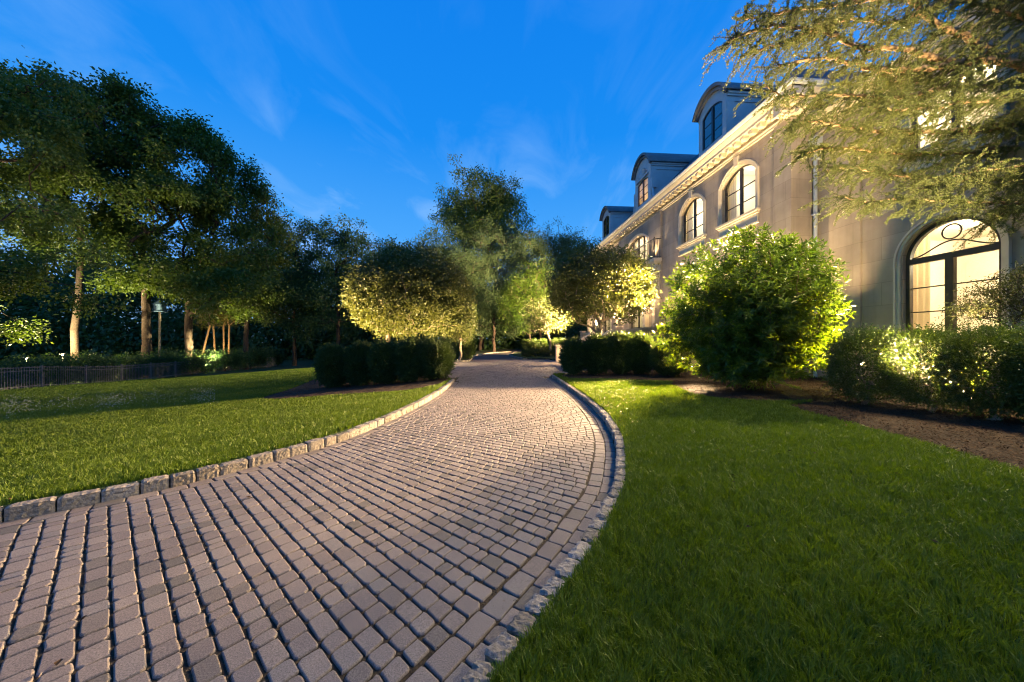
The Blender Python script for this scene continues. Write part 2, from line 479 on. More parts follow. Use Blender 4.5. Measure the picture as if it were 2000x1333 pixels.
def build_pavers():
    V = []; Q = []; N8 = []; cnt = 0
    mid = (PAIR_R + PAIR_L) / 2
    d = np.concatenate([[0], np.cumsum(np.linalg.norm(np.diff(mid, axis=0), axis=1))])
    S = d[-1]
    nrow = int(S / .112)
    fr = lambda A, s: np.array([np.interp(s, d, A[:, 0]), np.interp(s, d, A[:, 1])])

    def stone(c, h=.0, chip=True):
        """c: four plan corners in order; a tumbled paver with worn, rounded corners"""
        nonlocal cnt
        c = np.array(c, float)
        o = c.mean(0)
        e = [c[(i + 1) % 4] - c[i] for i in range(4)]
        pts = []
        for i in range(4):
            le = np.linalg.norm(e[i]); lp = np.linalg.norm(e[i - 1])
            r = random.uniform(.010, .026)
            r1 = min(r, le * .3); r2 = min(r, lp * .3)
            a = c[i] - e[i - 1] / lp * r2; bb = c[i] + e[i] / le * r1
            pts += [a, .5 * (.5 * (a + bb) + c[i]), bb]
        pts = np.array(pts) + RNG.normal(0, .0024, (12, 2))
        tx, ty = RNG.normal(0, .0045, 2)
        z = lambda p, zz: zz + h + tx * (p[0] - o[0]) + ty * (p[1] - o[1])
        lo = [(p[0], p[1], -.05) for p in pts]
        m1 = [(p[0], p[1], z(p, -.008)) for p in pts]
        k = [o + (p - o) * (1 - .004 / (np.linalg.norm(p - o) + 1e-6)) for p in pts]
        m2 = [(p[0], p[1], z(p, -.0022)) for p in k]
        k = [o + (p - o) * (1 - .010 / (np.linalg.norm(p - o) + 1e-6)) for p in pts]
        m3 = [(p[0], p[1], z(p, 0)) for p in k]
        V.extend(lo + m1 + m2 + m3)
        for r in range(3):
            for i in range(12):
                j = (i + 1) % 12
                Q.append((cnt + r * 12 + i, cnt + r * 12 + j, cnt + (r + 1) * 12 + j, cnt + (r + 1) * 12 + i))
        N8.append(tuple(cnt + 36 + i for i in range(12)))
        cnt += 48

    for i in range(nrow):
        s0 = i * S / nrow; s1 = (i + 1) * S / nrow
        wob = random.uniform(-.004, .004)
        Ra, La, Rb, Lb = fr(PAIR_R, s0), fr(PAIR_L, s0), fr(PAIR_R, s1), fr(PAIR_L, s1)
        if min(Ra[1], La[1]) > 14.2: break
        w = np.linalg.norm(La - Ra)
        bw = .275                                  # two border courses on the right
        tt = np.linspace(0, .5, 120)
        q_ = Ra[None] + (La - Ra)[None] * tt[:, None]; q2_ = Rb[None] + (Lb - Rb)[None] * tt[:, None]
        dm = np.minimum(np.min(np.linalg.norm(q_[:, None] - RCd[None], axis=2), 1), np.min(np.linalg.norm(q2_[:, None] - RCd[None], axis=2), 1))
        t = tt[np.argmax((dm > .277) & (tt > .02))]
        q_ = La[None] + (Ra - La)[None] * tt[:, None]
        dm = np.min(np.linalg.norm(q_[:, None] - LCd[None], axis=2), 1)
        tend = 1 - tt[np.argmax(dm > .142)]
        gs = .0055
        while t < tend - .03 / w:
            ln = random.choice([.085, .115, .12, .15, .175]) * random.uniform(.96, 1.04)
            t2 = min(t + ln / w, tend)
            if tend - t2 < .06 / w: t2 = tend
            gt = .0045 / w
            g0 = gs / (np.linalg.norm((Rb + Lb) / 2 - (Ra + La) / 2))
            g0 *= random.uniform(.8, 1.25)
            la = lambda A, B_, tt: A + (B_ - A) * tt
            p00 = la(Ra, La, t + gt); p01 = la(Ra, La, t2 - gt); p10 = la(Rb, Lb, t + gt); p11 = la(Rb, Lb, t2 - gt)
            c = [p00 + (p10 - p00) * g0, p00 + (p10 - p00) * (1 - g0), p01 + (p11 - p01) * (1 - g0), p01 + (p11 - p01) * g0]
            stone(c, random.gauss(0, .0012))
            t = t2
    # border courses along the kerbs
    for C, sg, wid in ((RC, -1, .130), (RC, -1, .130), (LC, 1, .130)):
        k = 0 if not hasattr(stone, 'k') else 1
        if C is RC: stone.k = 1
        base = .004 + (.137 * k if C is RC else 0)
        A = resample(offset(C, sg * base), .002); Bc = offset(A, sg * wid)
        dd = np.concatenate([[0], np.cumsum(np.linalg.norm(np.diff(A, axis=0), axis=1))])
        s = random.uniform(0, .1)
        while s < dd[-1] - .3:
            ln = random.choice([.135, .20, .20, .22])
            a, b2 = np.searchsorted(dd, s + .004), np.searchsorted(dd, s + ln - .004)
            c = [A[a], Bc[a], Bc[b2], A[b2]] if sg > 0 else [A[b2], Bc[b2], Bc[a], A[a]]
            stone(c[::-1] if sg > 0 else c[::-1], random.gauss(-.002, .002))
            s += ln
    # motor court: rings round its middle, smaller in view
    cx, cy = .3, 20.5
    r = .2
    while r < 12.5:
        n = max(5, int(2 * PI * r / .19))
        a0 = random.uniform(0, 6.28)
        for k in range(n):
            a = a0 + k * 2 * PI / n; a2 = a0 + (k + 1) * 2 * PI / n
            da = .006 / r
            pc = (cx + r * math.cos((a + a2) / 2), cy + r * math.sin((a + a2) / 2))
            if pc[1] > 27.5 or not (np.interp(pc[1], LEy, LEx) + .12 < pc[0] < np.interp(pc[1], REy, REx) - .1): continue
            # keep clear of the straight courses
            if pc[1] < 14.3:
                continue
            rr0, rr1 = r + .006, r + .132
            pts = [(cx + q * math.cos(w_), cy + q * math.sin(w_)) for q, w_ in ((rr0, a + da), (rr1, a + da), (rr1, a2 - da), (rr0, a2 - da))]
            o = np.mean(pts, 0); h = random.gauss(0, .003)
            V.extend([(x, y, -.05) for x, y in pts] + [(x, y, h - .006) for x, y in pts] + [tuple(o + (np.array(p) - o) * .86) + (h,) for p in pts])
            for q in range(2):
                for i in range(4):
                    j = (i + 1) % 4
                    Q.append((cnt + q * 4 + i, cnt + q * 4 + j, cnt + (q + 1) * 4 + j, cnt + (q + 1) * 4 + i))
            Q.append((cnt + 8, cnt + 9, cnt + 10, cnt + 11))
            cnt += 12
        r += .138
    # fill between straight courses and the rings
    for j in range(3):
        pass
    V = np.array(V)
    me = np_mesh('driveway', V, [np.array(Q), np.array(N8)])
    import bmesh
    bm = bmesh.new(); bm.from_mesh(me); bmesh.ops.recalc_face_normals(bm, faces=bm.faces); bm.to_mesh(me); bm.free()
    return tag(link('driveway', me, M['paver']), kind='structure')


build_pavers()

# grit, moss crumbs and bits of leaf caught in the joints
n = 26000
u_ = RNG.random(n) ** .8 * (len(PAIR_R) - 1) * .93
iu = u_.astype(int); fu = (u_ - iu)[:, None]
pr0 = PAIR_R[iu] * (1 - fu) + PAIR_R[iu + 1] * fu; pl0 = PAIR_L[iu] * (1 - fu) + PAIR_L[iu + 1] * fu
tt_ = RNG.uniform(.03, .97, n)[:, None]
JP = pr0 * (1 - tt_) + pl0 * tt_
JP = np.concatenate([JP, np.zeros((n, 1))], 1); JP[:, 2] = RNG.uniform(-.012, -.004, n)
JOINTS = JP



# ------------------------------------------------------------------ kerbs of split granite blocks
def kerb(name, C, side, seglen=.205, w=.118, h=.115, rough=.010, gap=.009):
    A = resample(C, .004)
    Nn = normals2(A) * side
    dd = np.concatenate([[0], np.cumsum(np.linalg.norm(np.diff(A, axis=0), axis=1))])
    V = []; Q = []; cnt = 0
    s = 0.
    nl, nw, nh = 10, 5, 5
    while s < dd[-1] - .06:
        ln = seglen * random.uniform(.78, 1.2)
        e = min(s + ln, dd[-1])
        g0 = gap
        hh = h + random.gauss(0, .004); sh = random.gauss(0, .005); ww = w + random.gauss(0, .007)
        us = np.linspace(s + g0, e - g0, nl); ia = np.minimum(np.searchsorted(dd, us), len(A) - 1)
        # cross-section loop: up the face, over the top, down the back
        sec = [(0, -.05)] + [(0, hh * k / nh) for k in range(1, nh)] + [(0, hh)] + [(ww * k / nw, hh) for k in range(1, nw + 1)] + [(ww, hh * .4), (ww, -.05)]
        m_ = len(sec)
        grid = np.zeros((nl, m_, 3))
        for i in range(nl):
            p = A[ia[i]]; n_ = Nn[ia[i]]
            endf = 1 if 0 < i < nl - 1 else 0
            for j, (o, z) in enumerate(sec):
                jit = RNG.normal(0, rough, 3) * (1 if z > 0 else 0)
                edge = (.012 if (not endf and z > 0) else 0)
                oo = o + sh + jit[0] + (edge if o < ww / 2 else -edge) * .8
                zz = z + jit[2] * .8 - (edge * .8 if z > hh * .8 else 0) - (.008 if (j in (nh, nh + nw)) else 0)
                tt = A[min(ia[i] + 2, len(A) - 1)] - A[max(ia[i] - 2, 0)]; tt = tt / np.linalg.norm(tt)
                grid[i, j] = (*(p + n_ * oo + tt * jit[1] * .35), zz)
        V.append(grid.reshape(-1, 3))
        idx = np.arange(nl * m_).reshape(nl, m_) + cnt
        Q.append(np.stack([idx[:-1, :-1], idx[1:, :-1], idx[1:, 1:], idx[:-1, 1:]], -1).reshape(-1, 4))
        for row, rev in ((idx[0], 0), (idx[-1], 1)):          # end caps (fan of quads)
            k = m_
            q = [(row[i], row[i + 1], row[k - 2 - i], row[k - 1 - i]) for i in range(k // 2 - 1)]
            q = np.array(q)
            Q.append(q[:, ::-1] if rev else q)
        cnt += nl * m_
        s = e
    me = np_mesh(name, np.concatenate(V), [np.concatenate(Q)])
    import bmesh
    bm = bmesh.new(); bm.from_mesh(me); bmesh.ops.recalc_face_normals(bm, faces=bm.faces); bm.to_mesh(me); bm.free()
    return tag(link(name, me, M['granite']), kind='structure')


kerb('kerb', RC, 1, seglen=.19, rough=.0042)
kerb('kerb', LC, -1, seglen=.235, h=.108, rough=.0028, gap=.0055)
kerb('kerb', np.array([(5.2, 27.75), (4.2, 27.7), (2.95, 27.65), (2.2, 34), (3.8, 44)]), 1, rough=.003)
kerb('kerb', np.array([(-2.6, 24.35), (-1.7, 24.6), (-1.25, 25.2), (-1.1, 34.7), (.6, 41.8), (3.4, 46.5)]), -1, rough=.003)
kerb('kerb', catmull([(2.66, 13.98), (3.6, 14.9), (4.8, 16.2), (5.3, 18.2), (5.35, 20.2)], 6), 1, rough=.004)


# ------------------------------------------------------------------ polygon patches (mulch)
def inside(poly, x, y):
    poly = np.asarray(poly); res = np.zeros(np.shape(x), bool)
    n = len(poly)
    for i in range(n):
        x0, y0 = poly[i]; x1, y1 = poly[(i + 1) % n]
        c = ((y0 > y) != (y1 > y)) & (x < (x1 - x0) * (y - y0) / ((y1 - y0) + 1e-12) + x0)
        res ^= c
    return res


def patch(name, poly, off, mat, step=.12, mound=0.):
    poly = resample(np.vstack([catmull(poly + [poly[0]], 6)]), step)[:-1]
    lo, hi = poly.min(0), poly.max(0)
    gx, gy = np.meshgrid(np.arange(lo[0], hi[0], step), np.arange(lo[1], hi[1], step))
    gx = gx.ravel() + RNG.uniform(-.03, .03, gx.size); gy = gy.ravel() + RNG.uniform(-.03, .03, gy.size)
    k = inside(poly, gx, gy); gx, gy = gx[k], gy[k]
    co = [Vector(p) for p in poly] + [Vector(p) for p in zip(gx, gy)]
    n = len(poly)
    vs, es, fs, *_ = mgeo.delaunay_2d_cdt(co, [], [list(range(n))], 1, 1e-4)
    P = np.array([v[:] for v in vs])
    dist = np.min(np.linalg.norm(P[:, None] - poly[None], axis=2), 1)
    z = T(P[:, 0], P[:, 1]) + np.minimum(dist / .1, 1) * off + mound * np.minimum(dist / .6, 1) + RNG.normal(0, .006, len(P)) * (dist > .03) - .01 * (dist < .02)
    me = bpy.data.meshes.new(name); me.from_pydata([(a, b_, c) for (a, b_), c in zip(P, z)], [], [f for f in fs]); me.update()
    tag(link(name, me, mat), kind='structure')
    return poly


BED_R = patch('mulch_bed', [(6.0, 6.4), (5.75, 5.3), (5.6, 4.2), (5.3, 3.0), (5.0, 1.5), (6, -1.5), (10.5, -1.5), (10.6, 10.2), (8.9, 9.8), (8.3, 8.5), (7.6, 7.6), (6.9, 6.75)], .03, M['mulch'])
BED_B = patch('mulch_bed', [(5.3, 8.9), (5.15, 8.1), (5.5, 7.2), (6.3, 6.75), (7.2, 6.95), (7.9, 7.5), (8.2, 8.4), (8.6, 9.5), (9.2, 10.7), (8, 11.5), (6.4, 10.9), (5.6, 10.0)], .03, M['mulch'])
BED_H = patch('mulch_bed', [(2.95, 13.5), (3.0, 12.3), (3.8, 11.9), (5.2, 11.0), (6.4, 10.6), (8, 11.2), (9.8, 11.5), (9.8, 15), (6, 16.5), (5.0, 16.1), (3.8, 14.8)], .03, M['mulch'])
BED_L = patch('mulch_bed', [(-1.45, 11.2), (-1.4, 12.8), (-2.6, 14.0), (-4.4, 15.3), (-7.0, 16.0), (-7.2, 13.0), (-6.8, 10.9), (-5.0, 10.4), (-3.0, 10.2), (-2.0, 10.3)], .03, M['mulch'])
BEDS = [BED_R, BED_B, BED_H, BED_L]


def leaf_quads(P, D, N, L, W, fold=.15):
    """kite-shaped leaf: base, left, tip, right"""
    D = D / (np.linalg.norm(D, axis=1)[:, None] + 1e-9)
    Sd = np.cross(D, N); Sd /= (np.linalg.norm(Sd, axis=1)[:, None] + 1e-9)
    Nn = np.cross(Sd, D)
    L = np.broadcast_to(np.asarray(L, float), (len(P),))[:, None]; W = np.broadcast_to(np.asarray(W, float), (len(P),))[:, None]
    m = P + D * L * .45
    V = np.stack([P, m + Sd * W * .5 + Nn * W * fold, P + D * L - Nn * L * .08, m - Sd * W * .5 + Nn * W * fold], 1)
    return V.reshape(-1, 3)


def quad_mesh(name, V):
    return np_mesh(name, V, [np.arange(len(V)).reshape(-1, 4)])


def rvec(n):
    v = RNG.normal(size=(n, 3)); return v / np.linalg.norm(v, axis=1)[:, None]


def chips(name, poly, dens, near=None):
    poly = np.asarray(poly); lo, hi = poly.min(0), poly.max(0)
    n = int((hi - lo).prod() * dens)
    x = RNG.uniform(lo[0], hi[0], n); y = RNG.uniform(lo[1], hi[1], n)
    k = inside(poly, x, y); x, y = x[k], y[k]
    P = np.stack([x, y, T(x, y) + .035 + RNG.uniform(-.004, .012, len(x))], 1)
    D = rvec(len(P)); D[:, 2] *= .35
    N = rvec(len(P)) * .5 + (0, 0, 1)
    V = leaf_quads(P, D, N, RNG.uniform(.015, .06, len(P)), RNG.uniform(.006, .02, len(P)), .05)
    return tag(link(name, quad_mesh(name, V), M['chip']), kind='stuff')


chips('mulch_chips', BED_R, 1700); chips('mulch_chips', BED_B, 800); chips('mulch_chips', BED_H, 300); chips('mulch_chips', BED_L, 250)


D = rvec(len(JOINTS)); D[:, 2] *= .25
V = leaf_quads(JOINTS, D, rvec(len(JOINTS)) * .4 + (0, 0, 1), RNG.uniform(.004, .016, len(JOINTS)), RNG.uniform(.003, .008, len(JOINTS)), .05)
tag(link('joint_litter', quad_mesh('joint_litter', V), M['chip']), 'brown crumbs and bits of leaf in the paving joints', 'litter', kind='stuff')
n = 260
x = RNG.uniform(-8, 8, n); y = RNG.uniform(1.5, 11, n)
z = T(x, y) + .012
k = (z > .03) | (RNG.random(n) < .4)
x, y, z = x[k], y[k], z[k] + np.where(z[k] > .03, .045, .0)
D = rvec(len(x)); D[:, 2] *= .3
V = leaf_quads(np.stack([x, y, z], 1), D, rvec(len(x)) * .5 + (0, 0, 1), RNG.uniform(.03, .06, len(x)), RNG.uniform(.015, .03, len(x)), .2)
tag(link('fallen_leaves', quad_mesh('fallen_leaves', V), M['chip']), 'few brown fallen leaves on the lawns and paving', 'leaves', kind='stuff')


# ------------------------------------------------------------------ grass
def grass():
    edR = np.vstack([offset(RC, .108), [(2.95, 14), (11, 13), (13, 4), (11, -2), (-3.5, -2.2)]])
    edL = np.vstack([offset(LC, -.135), [(-2.3, 14.0), (-4.2, 15.4), (-5.6, 17.5), (-6.0, 20.5), (-7, 50), (-45, 50), (-30, 10), (-12, 0.5)]])
    outP = []; outW = []; outH = []
    for poly, tot in ((edR, 1900000), (edL, 1500000)):
        # sample in distance with density that falls with the distance from the camera
        u = RNG.uniform(0, 1, tot)
        r0, r1 = 1.2, 34.
        a = .75
        r = (r0 ** a + u * (r1 ** a - r0 ** a)) ** (1 / a)
        ang = RNG.uniform(-62, 62, tot) * PI / 180
        f = np.cos(ang) * r; s = np.sin(ang) * r
        x = FWD[0] * f + RGT[0] * s; y = FWD[1] * f + RGT[1] * s
        k = inside(poly, x, y) & (np.abs(s / f) < 1.62)
        for B_ in BEDS:
            k &= ~inside(B_, x, y)
        x, y, r = x[k], y[k], r[k]
        outP.append(np.stack([x, y, T(x, y) - .004], 1)); outW.append(r)
    P = np.concatenate(outP); r = np.concatenate(outW); n = len(P)
    print('GRASS', n)
    h = (.05 + .045 * RNG.random(n) ** 1.5) * (1 + .25 * np.sin(P[:, 0] * 2.1 + np.sin(P[:, 1] * 1.7) * 2) * np.sin(P[:, 1] * 2.6))
    w = .0036 * np.maximum(1, r / 2.2) ** .8 * RNG.uniform(.7, 1.3, n)
    # small tufts share a lean
    cell = np.floor(P[:, :2] / .07)
    hsh = np.modf(np.sin(cell[:, 0] * 12.9898 + cell[:, 1] * 78.233) * 43758.5453)[0] * PI * 2
    la = hsh + RNG.normal(0, .9, n)
    ln = RNG.uniform(.15, .75, n)
    lean = np.stack([np.cos(la), np.sin(la)], 1) * (ln * h)[:, None]
    ph = RNG.uniform(0, 2 * PI, n)
    sd = np.stack([np.cos(ph), np.sin(ph)], 1) * (w / 2)[:, None]
    V = np.zeros((n, 5, 3))
    V[:, 0, :2] = P[:, :2] - sd; V[:, 1, :2] = P[:, :2] + sd
    V[:, 2, :2] = P[:, :2] + lean * .35 + sd * .85; V[:, 3, :2] = P[:, :2] + lean * .35 - sd * .85
    V[:, 4, :2] = P[:, :2] + lean
    V[:, 0:2, 2] = P[:, 2:3]; V[:, 2:4, 2] = (P[:, 2] + h * .6)[:, None]; V[:, 4, 2] = P[:, 2] + h * (1 - .25 * ln)
    b0 = np.arange(n)[:, None] * 5
    me = np_mesh('grass', V.reshape(-1, 3), [b0 + np.array([[0, 1, 2, 3]]), b0 + np.array([[3, 2, 4]])])
    tag(link('grass', me, M['grass']), 'short mown green grass growing on the lawns', 'grass', kind='stuff')


grass()

# clover flowers on the left lawn
n = 2200
px = RNG.uniform(-60, 420, n); py = 792 - (px) * .055 + RNG.normal(0, 9, n)
d = FPX * (1.5 + .3) / (py - 667)
for _ in range(4):
    xy = np.stack([FWD[0] * d + RGT[0] * (px - 1000) / FPX * d, FWD[1] * d + RGT[1] * (px - 1000) / FPX * d], 1)
    d = FPX * (1.5 - T(xy[:, 0], xy[:, 1]) - .07) / (py - 667)
P0 = np.stack([xy[:, 0], xy[:, 1], T(xy[:, 0], xy[:, 1]) + .065], 1)
k = (RNG.random(n) < .45 + .5 * np.sin(px * .05) * np.sin(px * .017 + 1))
P0 = P0[k]
Pn = np.repeat(P0, 7, 0); Dn = rvec(len(Pn)); Dn[:, 2] = np.abs(Dn[:, 2])
V = leaf_quads(Pn, Dn, rvec(len(Pn)), .014, .009)
tag(link('clover_flowers', quad_mesh('clover_flowers', V), M['white']), 'white clover flowers scattered in the left lawn', 'flowers', kind='stuff')


# ------------------------------------------------------------------ trees and shrubs
def skeleton(base, top, targets, rtrunk, wob=.12, pull=.35, sub=2, minr=.006, up=.25):
    """grow limbs from a trunk to every target: returns list of (p,q,rp,rq)"""
    base = np.array(base, float); top = np.array(top, float)
    nodes = []; par = []
    K = 6
    for i in range(K + 1):
        t = i / K
        p = base * (1 - t) + top * t + RNG.normal(0, wob * .25, 3) * np.array([1, 1, 0]) * (0 if i in (0,) else 1)
        nodes.append(p); par.append(i - 1)
    first = K - 2
    order = np.argsort(np.linalg.norm(targets - top, axis=1))
    plen = [0.] * (K + 1)
    for i in range(1, K + 1): plen[i] = 0
    arr = np.zeros((len(targets) * (sub + 1) + K + 1, 3)); arr[:K + 1] = nodes
    pl = np.zeros(len(arr)); cnt = K + 1
    for ti in order:
        tp = targets[ti]
        dv = arr[first:cnt] - tp
        dist = np.linalg.norm(dv, axis=1) + pull * pl[first:cnt] + np.maximum(0, dv[:, 2]) * up
        j = int(np.argmin(dist)) + first
        p0 = arr[j]; seg = np.linalg.norm(tp - p0)
        prev = j
        for s in range(sub):
            t = (s + 1) / (sub + 1)
            q = p0 * (1 - t) + tp * t + RNG.normal(0, wob * seg * .35, 3) + np.array((0, 0, .08 * seg * math.sin(PI * t)))
            arr[cnt] = q; pl[cnt] = pl[prev] + seg / (sub + 1); par.append(prev); prev = cnt; cnt += 1
        arr[cnt] = tp; pl[cnt] = pl[prev] + seg / (sub + 1); par.append(prev); cnt += 1
    par = np.array(par)
    load = np.ones(cnt)
    for i in range(cnt - 1, 0, -1):
        load[par[i]] += load[i]
    rad = rtrunk * (load / load[first]) ** .46
    rad = np.maximum(rad, minr)
    for i in range(first + 1):
        rad[i] = rtrunk * (1.25 - .25 * i / first) if i else rtrunk * 1.5
    return arr[:cnt], par, rad


def limb_mesh(name, arr, par, rad, n=6):
    i = np.arange(1, len(arr)); p = arr[par[i]]; q = arr[i]
    rp = np.minimum(rad[par[i]], np.maximum(rad[i] * 1.7, rad[i] + .004)); rq = rad[i]
    main = rad[i] > .7 * rad[par[i]]
    rp = np.where(main, rad[par[i]], rp)
    t = q - p; ln = np.linalg.norm(t, axis=1)[:, None] + 1e-9; t /= ln
    a = np.cross(t, np.array((.31, .17, .93))); a /= (np.linalg.norm(a, axis=1)[:, None] + 1e-9); b_ = np.cross(t, a)
    p = p - t * rp[:, None] * .4
    k = np.arange(n) * 2 * PI / n
    ring = a[:, None] * np.cos(k)[None, :, None] + b_[:, None] * np.sin(k)[None, :, None]
    V = np.concatenate([p[:, None] + ring * rp[:, None, None], q[:, None] + ring * rq[:, None, None]], 1)
    b0 = (np.arange(len(p)) * 2 * n)[:, None, None]
    kk = np.arange(n); q4 = np.stack([kk, (kk + 1) % n, n + (kk + 1) % n, n + kk], 1)[None]
    F = (b0 + q4).reshape(-1, 4)
    return np_mesh(name, V.reshape(-1, 3), [F], True)


def env_points(blobs, n, shell=.5, gap=.0, seed=0):
    vol = np.array([b_[3] * b_[4] * b_[5] for b_ in blobs]) ** .8
    out = []
    tot = 0
    while tot < n:
        m_ = n * 2
        bi = RNG.choice(len(blobs), m_, p=vol / vol.sum())
        B_ = np.array(blobs)[bi]
        r = RNG.random(m_) ** shell
        P = B_[:, :3] + rvec(m_) * r[:, None] * B_[:, 3:6]
        if gap:
            s = seed * 1.7; w = 2 * PI / (np.mean(B_[:, 3]) * .9)
            nz_ = np.sin(P[:, 0] * w + s) + np.sin(P[:, 1] * w * 1.1 + 2 * s) + np.sin(P[:, 2] * w * 1.3 + 3 * s + P[:, 0] * w * .4)
            P = P[nz_ > -3 + gap * 3]
        out.append(P); tot += len(P)
    return np.concatenate(out)[:n]


def foliage(C, per, cr, L, W, droop=.3, flat=.7, outv=None, jitter=1.):
    n = len(C) * per
    P = np.repeat(C, per, 0) + RNG.normal(0, 1, (n, 3)) * np.array((cr, cr, cr * flat))
    D = rvec(n) + np.array((0, 0, -droop)) + (P - np.repeat(C, per, 0)) / cr * .5
    N = rvec(n) * .7 + np.array((0, 0, .8))
    return leaf_quads(P, D, N, L * RNG.uniform(.7, 1.3, n), W * RNG.uniform(.7, 1.3, n))


def tree(name, label, cat, base, fork, blobs, ncl, per, cr, L, W, rt, leaf, bark, group=None, gap=.0, shell=.5, droop=.3, flat=.7, wob=.15, sides=6, limbs=None, up=.25, seed=0, minr=.006, hier=0, hr=1., bare=0.):
    """blobs relative to base; fork = trunk top relative to base"""
    t = thing(name, label, cat, base, group)
    if hier:
        n1 = max(6, ncl // hier)
        A_ = env_points(blobs, n1, shell, gap, seed)
        C = np.repeat(A_, hier, 0) + RNG.normal(0, 1, (n1 * hier, 3)) * np.array((hr, hr, hr * .72)) + np.array((0, 0, -.12 * hr)) * RNG.random((n1 * hier, 1))
        C = C[RNG.permutation(len(C))]
    else:
        C = env_points(blobs, ncl, shell, gap, seed)
    lim = C if limbs is None else C[:limbs]
    arr, par, rad = skeleton((0, 0, -.15), fork, lim, rt, wob, up=up, minr=minr)
    link('trunk', limb_mesh('trunk', arr, par, rad, sides), bark, t)
    if bare:
        zr = (C[:, 2] - C[:, 2].min()) / np.ptp(C[:, 2])
        C = C[RNG.random(len(C)) < np.clip(.12 + zr / bare, 0, 1)]
    V = foliage(C, per, cr, L, W, droop, flat)
    link('crown', quad_mesh('crown', V), leaf, t)
    return t


def dup(root, loc, rz=0., s=1., label=None, group=None):
    r = root.copy(); COL.objects.link(r); r.location = loc; r.rotation_euler = (0, 0, rz); r.scale = (s, s, s)
    r['_w'] = tuple(float(v) for v in loc)
    if label: r['label'] = label
    if group: r['group'] = group
    for ch in list(root.children):
        c = ch.copy(); COL.objects.link(c); c.parent = r
        for g_ in ch.children:
            d_ = g_.copy(); COL.objects.link(d_); d_.parent = c
    return r


def ground(px, d):
    x, y = at(px, d)
    return (x, y, float(T(x, y)))


def pblobs(base, d, items):
    """items: (px, py, half width px, half height px, depth offset m, half depth factor) -> blobs relative to base"""
    out = []
    for px, py, hw, hh, dd, df in items:
        p = at3(px, py, d + dd) - np.array(base)
        s = (d + dd) / FPX
        out.append((p[0], p[1], p[2], hw * s, hw * s * df, hh * s))
    return out


# ---- broad trees on the left, beyond the fence
GL = 'trees in a row beyond the iron fence'


def big_tree(px, d, items, ncl, label, forkpy, rt, leaf='leaf_big', per=62, seed=1, gap=.1, trunkpx=None, cr=.36, L=.27, W=.16, group=GL, limbs=260, name='broadleaf_tree', shell=.42, topx=None, bark='bark'):
    ncl = int(ncl * 1.3); rt *= .72
    base = ground(trunkpx if trunkpx is not None else px, d)
    f = at3(topx if topx is not None else px, forkpy, d) - np.array(base)
    return tree(name, label, 'tree', base, f, pblobs(base, d, items), ncl, per, cr, L, W, rt, M[leaf], M[bark], group, gap=gap, limbs=limbs, shell=shell, seed=seed, wob=.2, droop=.5, minr=.022, flat=.85, hier=9, hr=.021 * d)


big_tree(-60, 21, [(-60, 240, 150, 110, 0, 1), (40, 190, 110, 60, 1, .8), (60, 270, 110, 60, -1, .8), (-20, 420, 120, 90, 0, 1), (60, 470, 90, 60, -1.5, .7), (30, 560, 110, 60, -1, .8), (80, 620, 70, 40, -1, .8), (-90, 600, 110, 90, 0, 1)], 620,
         'broad green tree at the far left whose low boughs hang to the fence', 330, .34, per=70, seed=2, cr=.32, L=.2, W=.12)
big_tree(160, 29, [(120, 240, 100, 70, 0, 1), (200, 215, 70, 55, 1, 1), (165, 330, 110, 70, 0, 1), (100, 400, 90, 60, -1, 1), (210, 430, 70, 50, 0, 1), (150, 480, 60, 30, -1, 1)], 420,
         'tall tree with one straight bare reddish trunk rising from behind the fence', 440, .30, seed=3, trunkpx=147, topx=156)
big_tree(290, 31, [(270, 250, 80, 60, 0, 1), (340, 250, 70, 50, 1, 1), (290, 350, 110, 70, 0, 1), (350, 420, 80, 60, -1, 1), (240, 450, 70, 60, 0, 1), (300, 530, 80, 40, -1, 1)], 460,
         'tall tree with a thick trunk and wide dark crown left of the blue birdhouse', 540, .44, seed=4, trunkpx=288, topx=286)
big_tree(385, 33, [(385, 270, 60, 55, 0, 1), (440, 330, 55, 60, 0, 1), (400, 400, 90, 70, 0, 1), (455, 470, 70, 60, -1, 1), (430, 560, 95, 45, -2, 1), (370, 520, 60, 50, 0, 1)], 440,
         'tall wind blown tree with a leaning dark crown behind the lit orange trunks', 560, .42, seed=5, trunkpx=366, topx=372)
big_tree(490, 37, [(490, 400, 45, 60, 0, 1), (525, 375, 28, 22, 0, 1), (500, 480, 50, 60, 0, 1), (480, 560, 60, 60, -1, 1), (535, 470, 25, 40, 0, 1)], 260,
         'narrower tree ending the tall row, its side branch against the sky', 540, .3, seed=6, trunkpx=480, topx=484)
GD = 'dark trees behind the left hedge'
big_tree(575, 44, [(580, 490, 60, 60, 0, 1), (560, 560, 60, 60, 0, 1), (600, 600, 60, 60, -1, 1)], 300, 'dark rounded tree left of the clipped globe tree, nearest the tall row', 600, .3, 'leaf_dark', seed=7, group=GD)
big_tree(660, 42, [(655, 490, 60, 60, 0, 1), (690, 560, 70, 70, 0, 1), (640, 600, 60, 60, -1, 1)], 320, 'dark dense tree rising just left of the clipped globe tree', 610, .3, 'leaf_dark', seed=8, group=GD)
big_tree(745, 46, [(740, 495, 45, 50, 0, 1), (765, 560, 60, 80, 0, 1), (720, 580, 50, 70, 0, 1)], 260, 'dark tree whose top shows straight above the clipped globe tree', 610, .3, 'leaf_dark', seed=9, group=GD)
